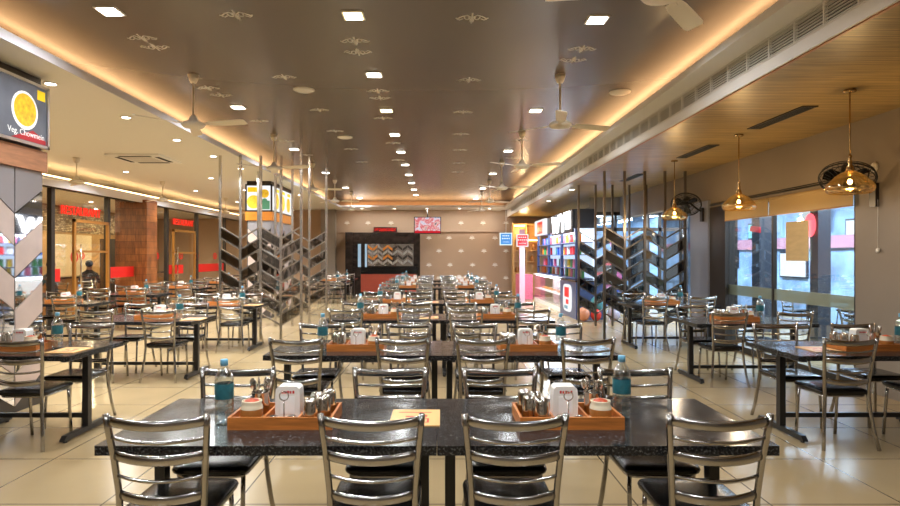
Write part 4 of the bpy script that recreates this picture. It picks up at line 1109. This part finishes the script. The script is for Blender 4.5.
# dark low stand the balloons rest against
# warm cabinet at the far end
o = thing('wooden_display_cabinet', 'warm-lit honey wood display cabinet at the far end beside the pink stand', 'cabinet', (3.12,23.9,0))
W_ = 1.0
M['honey'] = pbr('honey_wood', srgb(206,158,92), .4)
link('carcass', MB().box(-.1,W_,.3,.35,0,2.9).box(-.1,-.04,0,.3,0,2.9).box(W_-.05,W_,0,.3,0,2.9).box(.42,.47,0,.3,0,2.9).mesh('carcass', M['honey']), o)
for z in (.9,1.35,1.8,2.25,2.85): link('shelf', MB().box(-.04,.42,0,.3,z-.02,z+.02).box(.47,W_-.05,0,.3,z-.02,z+.02).mesh('shelf', M['honey']), o)
link('lower_door', MB().box(-.04,.42,-.01,.0,.05,.88).box(.47,W_-.05,-.01,0,.05,.88).mesh('lower_door', M['honey']), o)
link('shelf_light', MB().box(-.03,.41,.27,.29,2.78,2.82).box(.48,.94,.27,.29,2.2,2.23).mesh('shelf_light', emis('cabinet_glow', (1,.7,.3,1), 8)), o)
point('lamp', (3.4,23.5,2.6), 25, (1,.75,.4), .1)
jm = MB().lathe([(.07,0),(.075,.02),(.075,.17),(.05,.2),(.05,.23),(.0001,.23)],12).mesh('jar', M['pot_brown'])
for i,(x,z,l) in enumerate(((.1,.92,'lowest open board'),(.3,1.37,'second open board'),(.15,1.82,'third open board'),(.7,1.37,'second open board beyond the middle post'),(.75,1.82,'third open board beyond the middle post'))):
    single('storage_jar', jm, f'brown jar on the {l} of the honey wood cabinet', 'jar', (3.12+x,24.05,z+.002), 0, 'jars in the honey wood cabinet')
o = single('pink_counter', MB().box(0,.5,0,1.0,0,.9).mesh('pink_counter', pbr('pink_dots', srgb(226,110,140), .4, noise=(30,.5))), 'small pink patterned counter before the honey wood cabinet', 'counter', (3.0,21.9,0))

# cabin contents: tube lights, dark shelf, packets
tl_ = MB().box(-.35,.35,-.03,.03,-.03,0).mesh('tube_light', emis('cool_tube', (.8,.92,1,1), 10))
for i,(x,y) in enumerate(((4.6,17.2),(5.3,17.2),(4.8,18.1),(5.5,18.1))):
    single('tube_light', tl_, f'white tube light on the cabin ceiling, {["front, counter side","front, wall side","rear, counter side","rear, wall side"][i]}', 'tube light', (x,y,2.79), 0, 'cabin tube lights')
area('lamp', (5.0,17.7,2.72), 1.0, 70, (.75,.88,1), size_y=1.6)
o = thing('cabin_shelf', 'dark low shelf unit inside the glazed cabin', 'shelf', (5.0,18.3,0))
link('carcass', MB().box(-.75,.8,.3,.34,0,1.3).box(-.75,-.71,0,.3,0,1.3).box(.76,.8,0,.3,0,1.3).mesh('carcass', M['ext_dark']), o)
for z in (.05,.45,.85,1.28): link('board', MB().box(-.71,.76,0,.3,z-.015,z+.015).mesh('board', M['ext_dark']), o)
for z,l in ((.065,'bottom'),(.465,'second'),(.865,'third'),(1.295,'top')):
    for i in range(5):
        n, me = PM[(i*3+int(z*10))%7]
        single('snack_packet', me, f'{n} packet on the {l} board of the dark cabin shelf', 'packet', (4.45+.28*i,18.45,z+.002), PI/2, f'{n} packets on the {l} cabin board')

# ================================================================== OUTSIDE THE WINDOW
area('lamp', (7.3,8.5,3.0), 1.2, 520, (.74,.87,1), size_y=6)
area('lamp', (7.6,15.5,3.0), 1.0, 560, (.74,.87,1), size_y=8)
for i,(x,y) in enumerate(((6.1,8.6),(6.3,9.9),(7.4,11.5),(8.1,14.8),(8.0,17.8))):
    place('recessed_spotlight', [('rim',rd),('diffuser',MB().cyl((0,0,-.03),.06,.02,14).mesh('diffuser', emis('passage_lamp',(.8,.92,1,1),30)))], f'bright round lamp on the passage ceiling outside, {ORD[i]} from the camera', 'spotlight', (x,y,3.04), 0, 'passage lamps outside')
o = single('paper_notice', MB().box(0,.006,-.32,.32,-.34,.34).mesh('paper_notice', M['poster_paper']), 'blank brown paper notice taped inside the shop window', 'notice', (XW+.028,8.42,1.79)); o.scale = (1,.82,.82)
o = single('paper_notice', MB().box(0,.01,-.5,.5,-.3,.3).mesh('paper_notice', M['white_glow']), 'pale lit board on the passage wall outside the window', 'notice', (9.19,14.6,2.49))
o = single('neon_mark', MB().sphere((0,0,0),.16,12,8,0,(.2,1,1.3)).mesh('neon_mark', emis('red_neon',(1,.08,.1,1),2.5)), 'red glowing neon mark on the dark column outside the window', 'neon sign', (6.53,10.5,2.12))
o = single('banner_sign', MB().prism([(-.2,0),(.2,.05),(.16,.16),(-.2,.12)],0,.02,'x').mesh('red_banner', M['red_glow']), 'slanted red banner on the far dark column outside the window', 'banner', (6.669,12.6,2.06))
for i,(x,y) in enumerate(((6.3,7.9),(7.5,9.3),(7.95,12.2))):
    place('granite_table', T_R, f'dark table outside in the blue-lit passage, {ORD[i]} from the camera', 'table', (x,y,0), PI/2, 'granite tables')
    for j,(dx,rz,l) in enumerate(((-.55,-PI/2,'window side'),(.55,PI/2,'wall side'))):
        place('dining_chair', CHAIR_FAR, f'steel chair on the {l} of the {ORD[i]} passage table outside', 'chair', (x+dx,y+.1,0), rz, 'steel ladder-back chairs')

for i,(y,z,wd,h,cn,cc) in enumerate(((12.0,1.5,.9,.5,'teal',(.35,.8,.85)),(13.2,2.2,.7,.35,'white',(.9,.95,1)),(11.0,1.2,.8,.6,'pale blue',(.5,.75,1)),(15.6,1.35,1.1,.6,'white',(.9,.95,1)),(17.4,2.3,.8,.4,'teal',(.35,.8,.85)),(19.0,1.5,1.0,.5,'pale blue',(.5,.75,1)),(10.2,2.25,.7,.3,'white',(.9,.95,1)))):
    o = thing('lit_board', f'{cn} lit board on the passage wall outside, {ORD[i]} of the boards', 'sign', (9.295,y,z), 0, 'lit boards outside')
    link('frame', MB().box(-.05,0,-wd/2-.04,wd/2+.04,-h/2-.04,h/2+.04).mesh('frame', M['ext_dark']), o)
    link('lit_face', MB().box(-.06,-.051,-wd/2,wd/2,-h/2,h/2).mesh('lit_face', emis('board_glow', (*cc,1), 1.2)), o)
# warm light for the room behind the shopfront glass (its ceiling lamps)
for i,y in enumerate((13.5,17,20.5)):
    place('recessed_spotlight', [('rim',rd),('diffuser',rdd)], f'round spotlight in the room behind the shopfront glass, {ORD[i]} from the camera', 'spotlight', (-9.8,y,3.12), 0, 'recessed spotlights')
    area('lamp', (-9.8,y,3.08), .2, 75, (1,.78,.45))
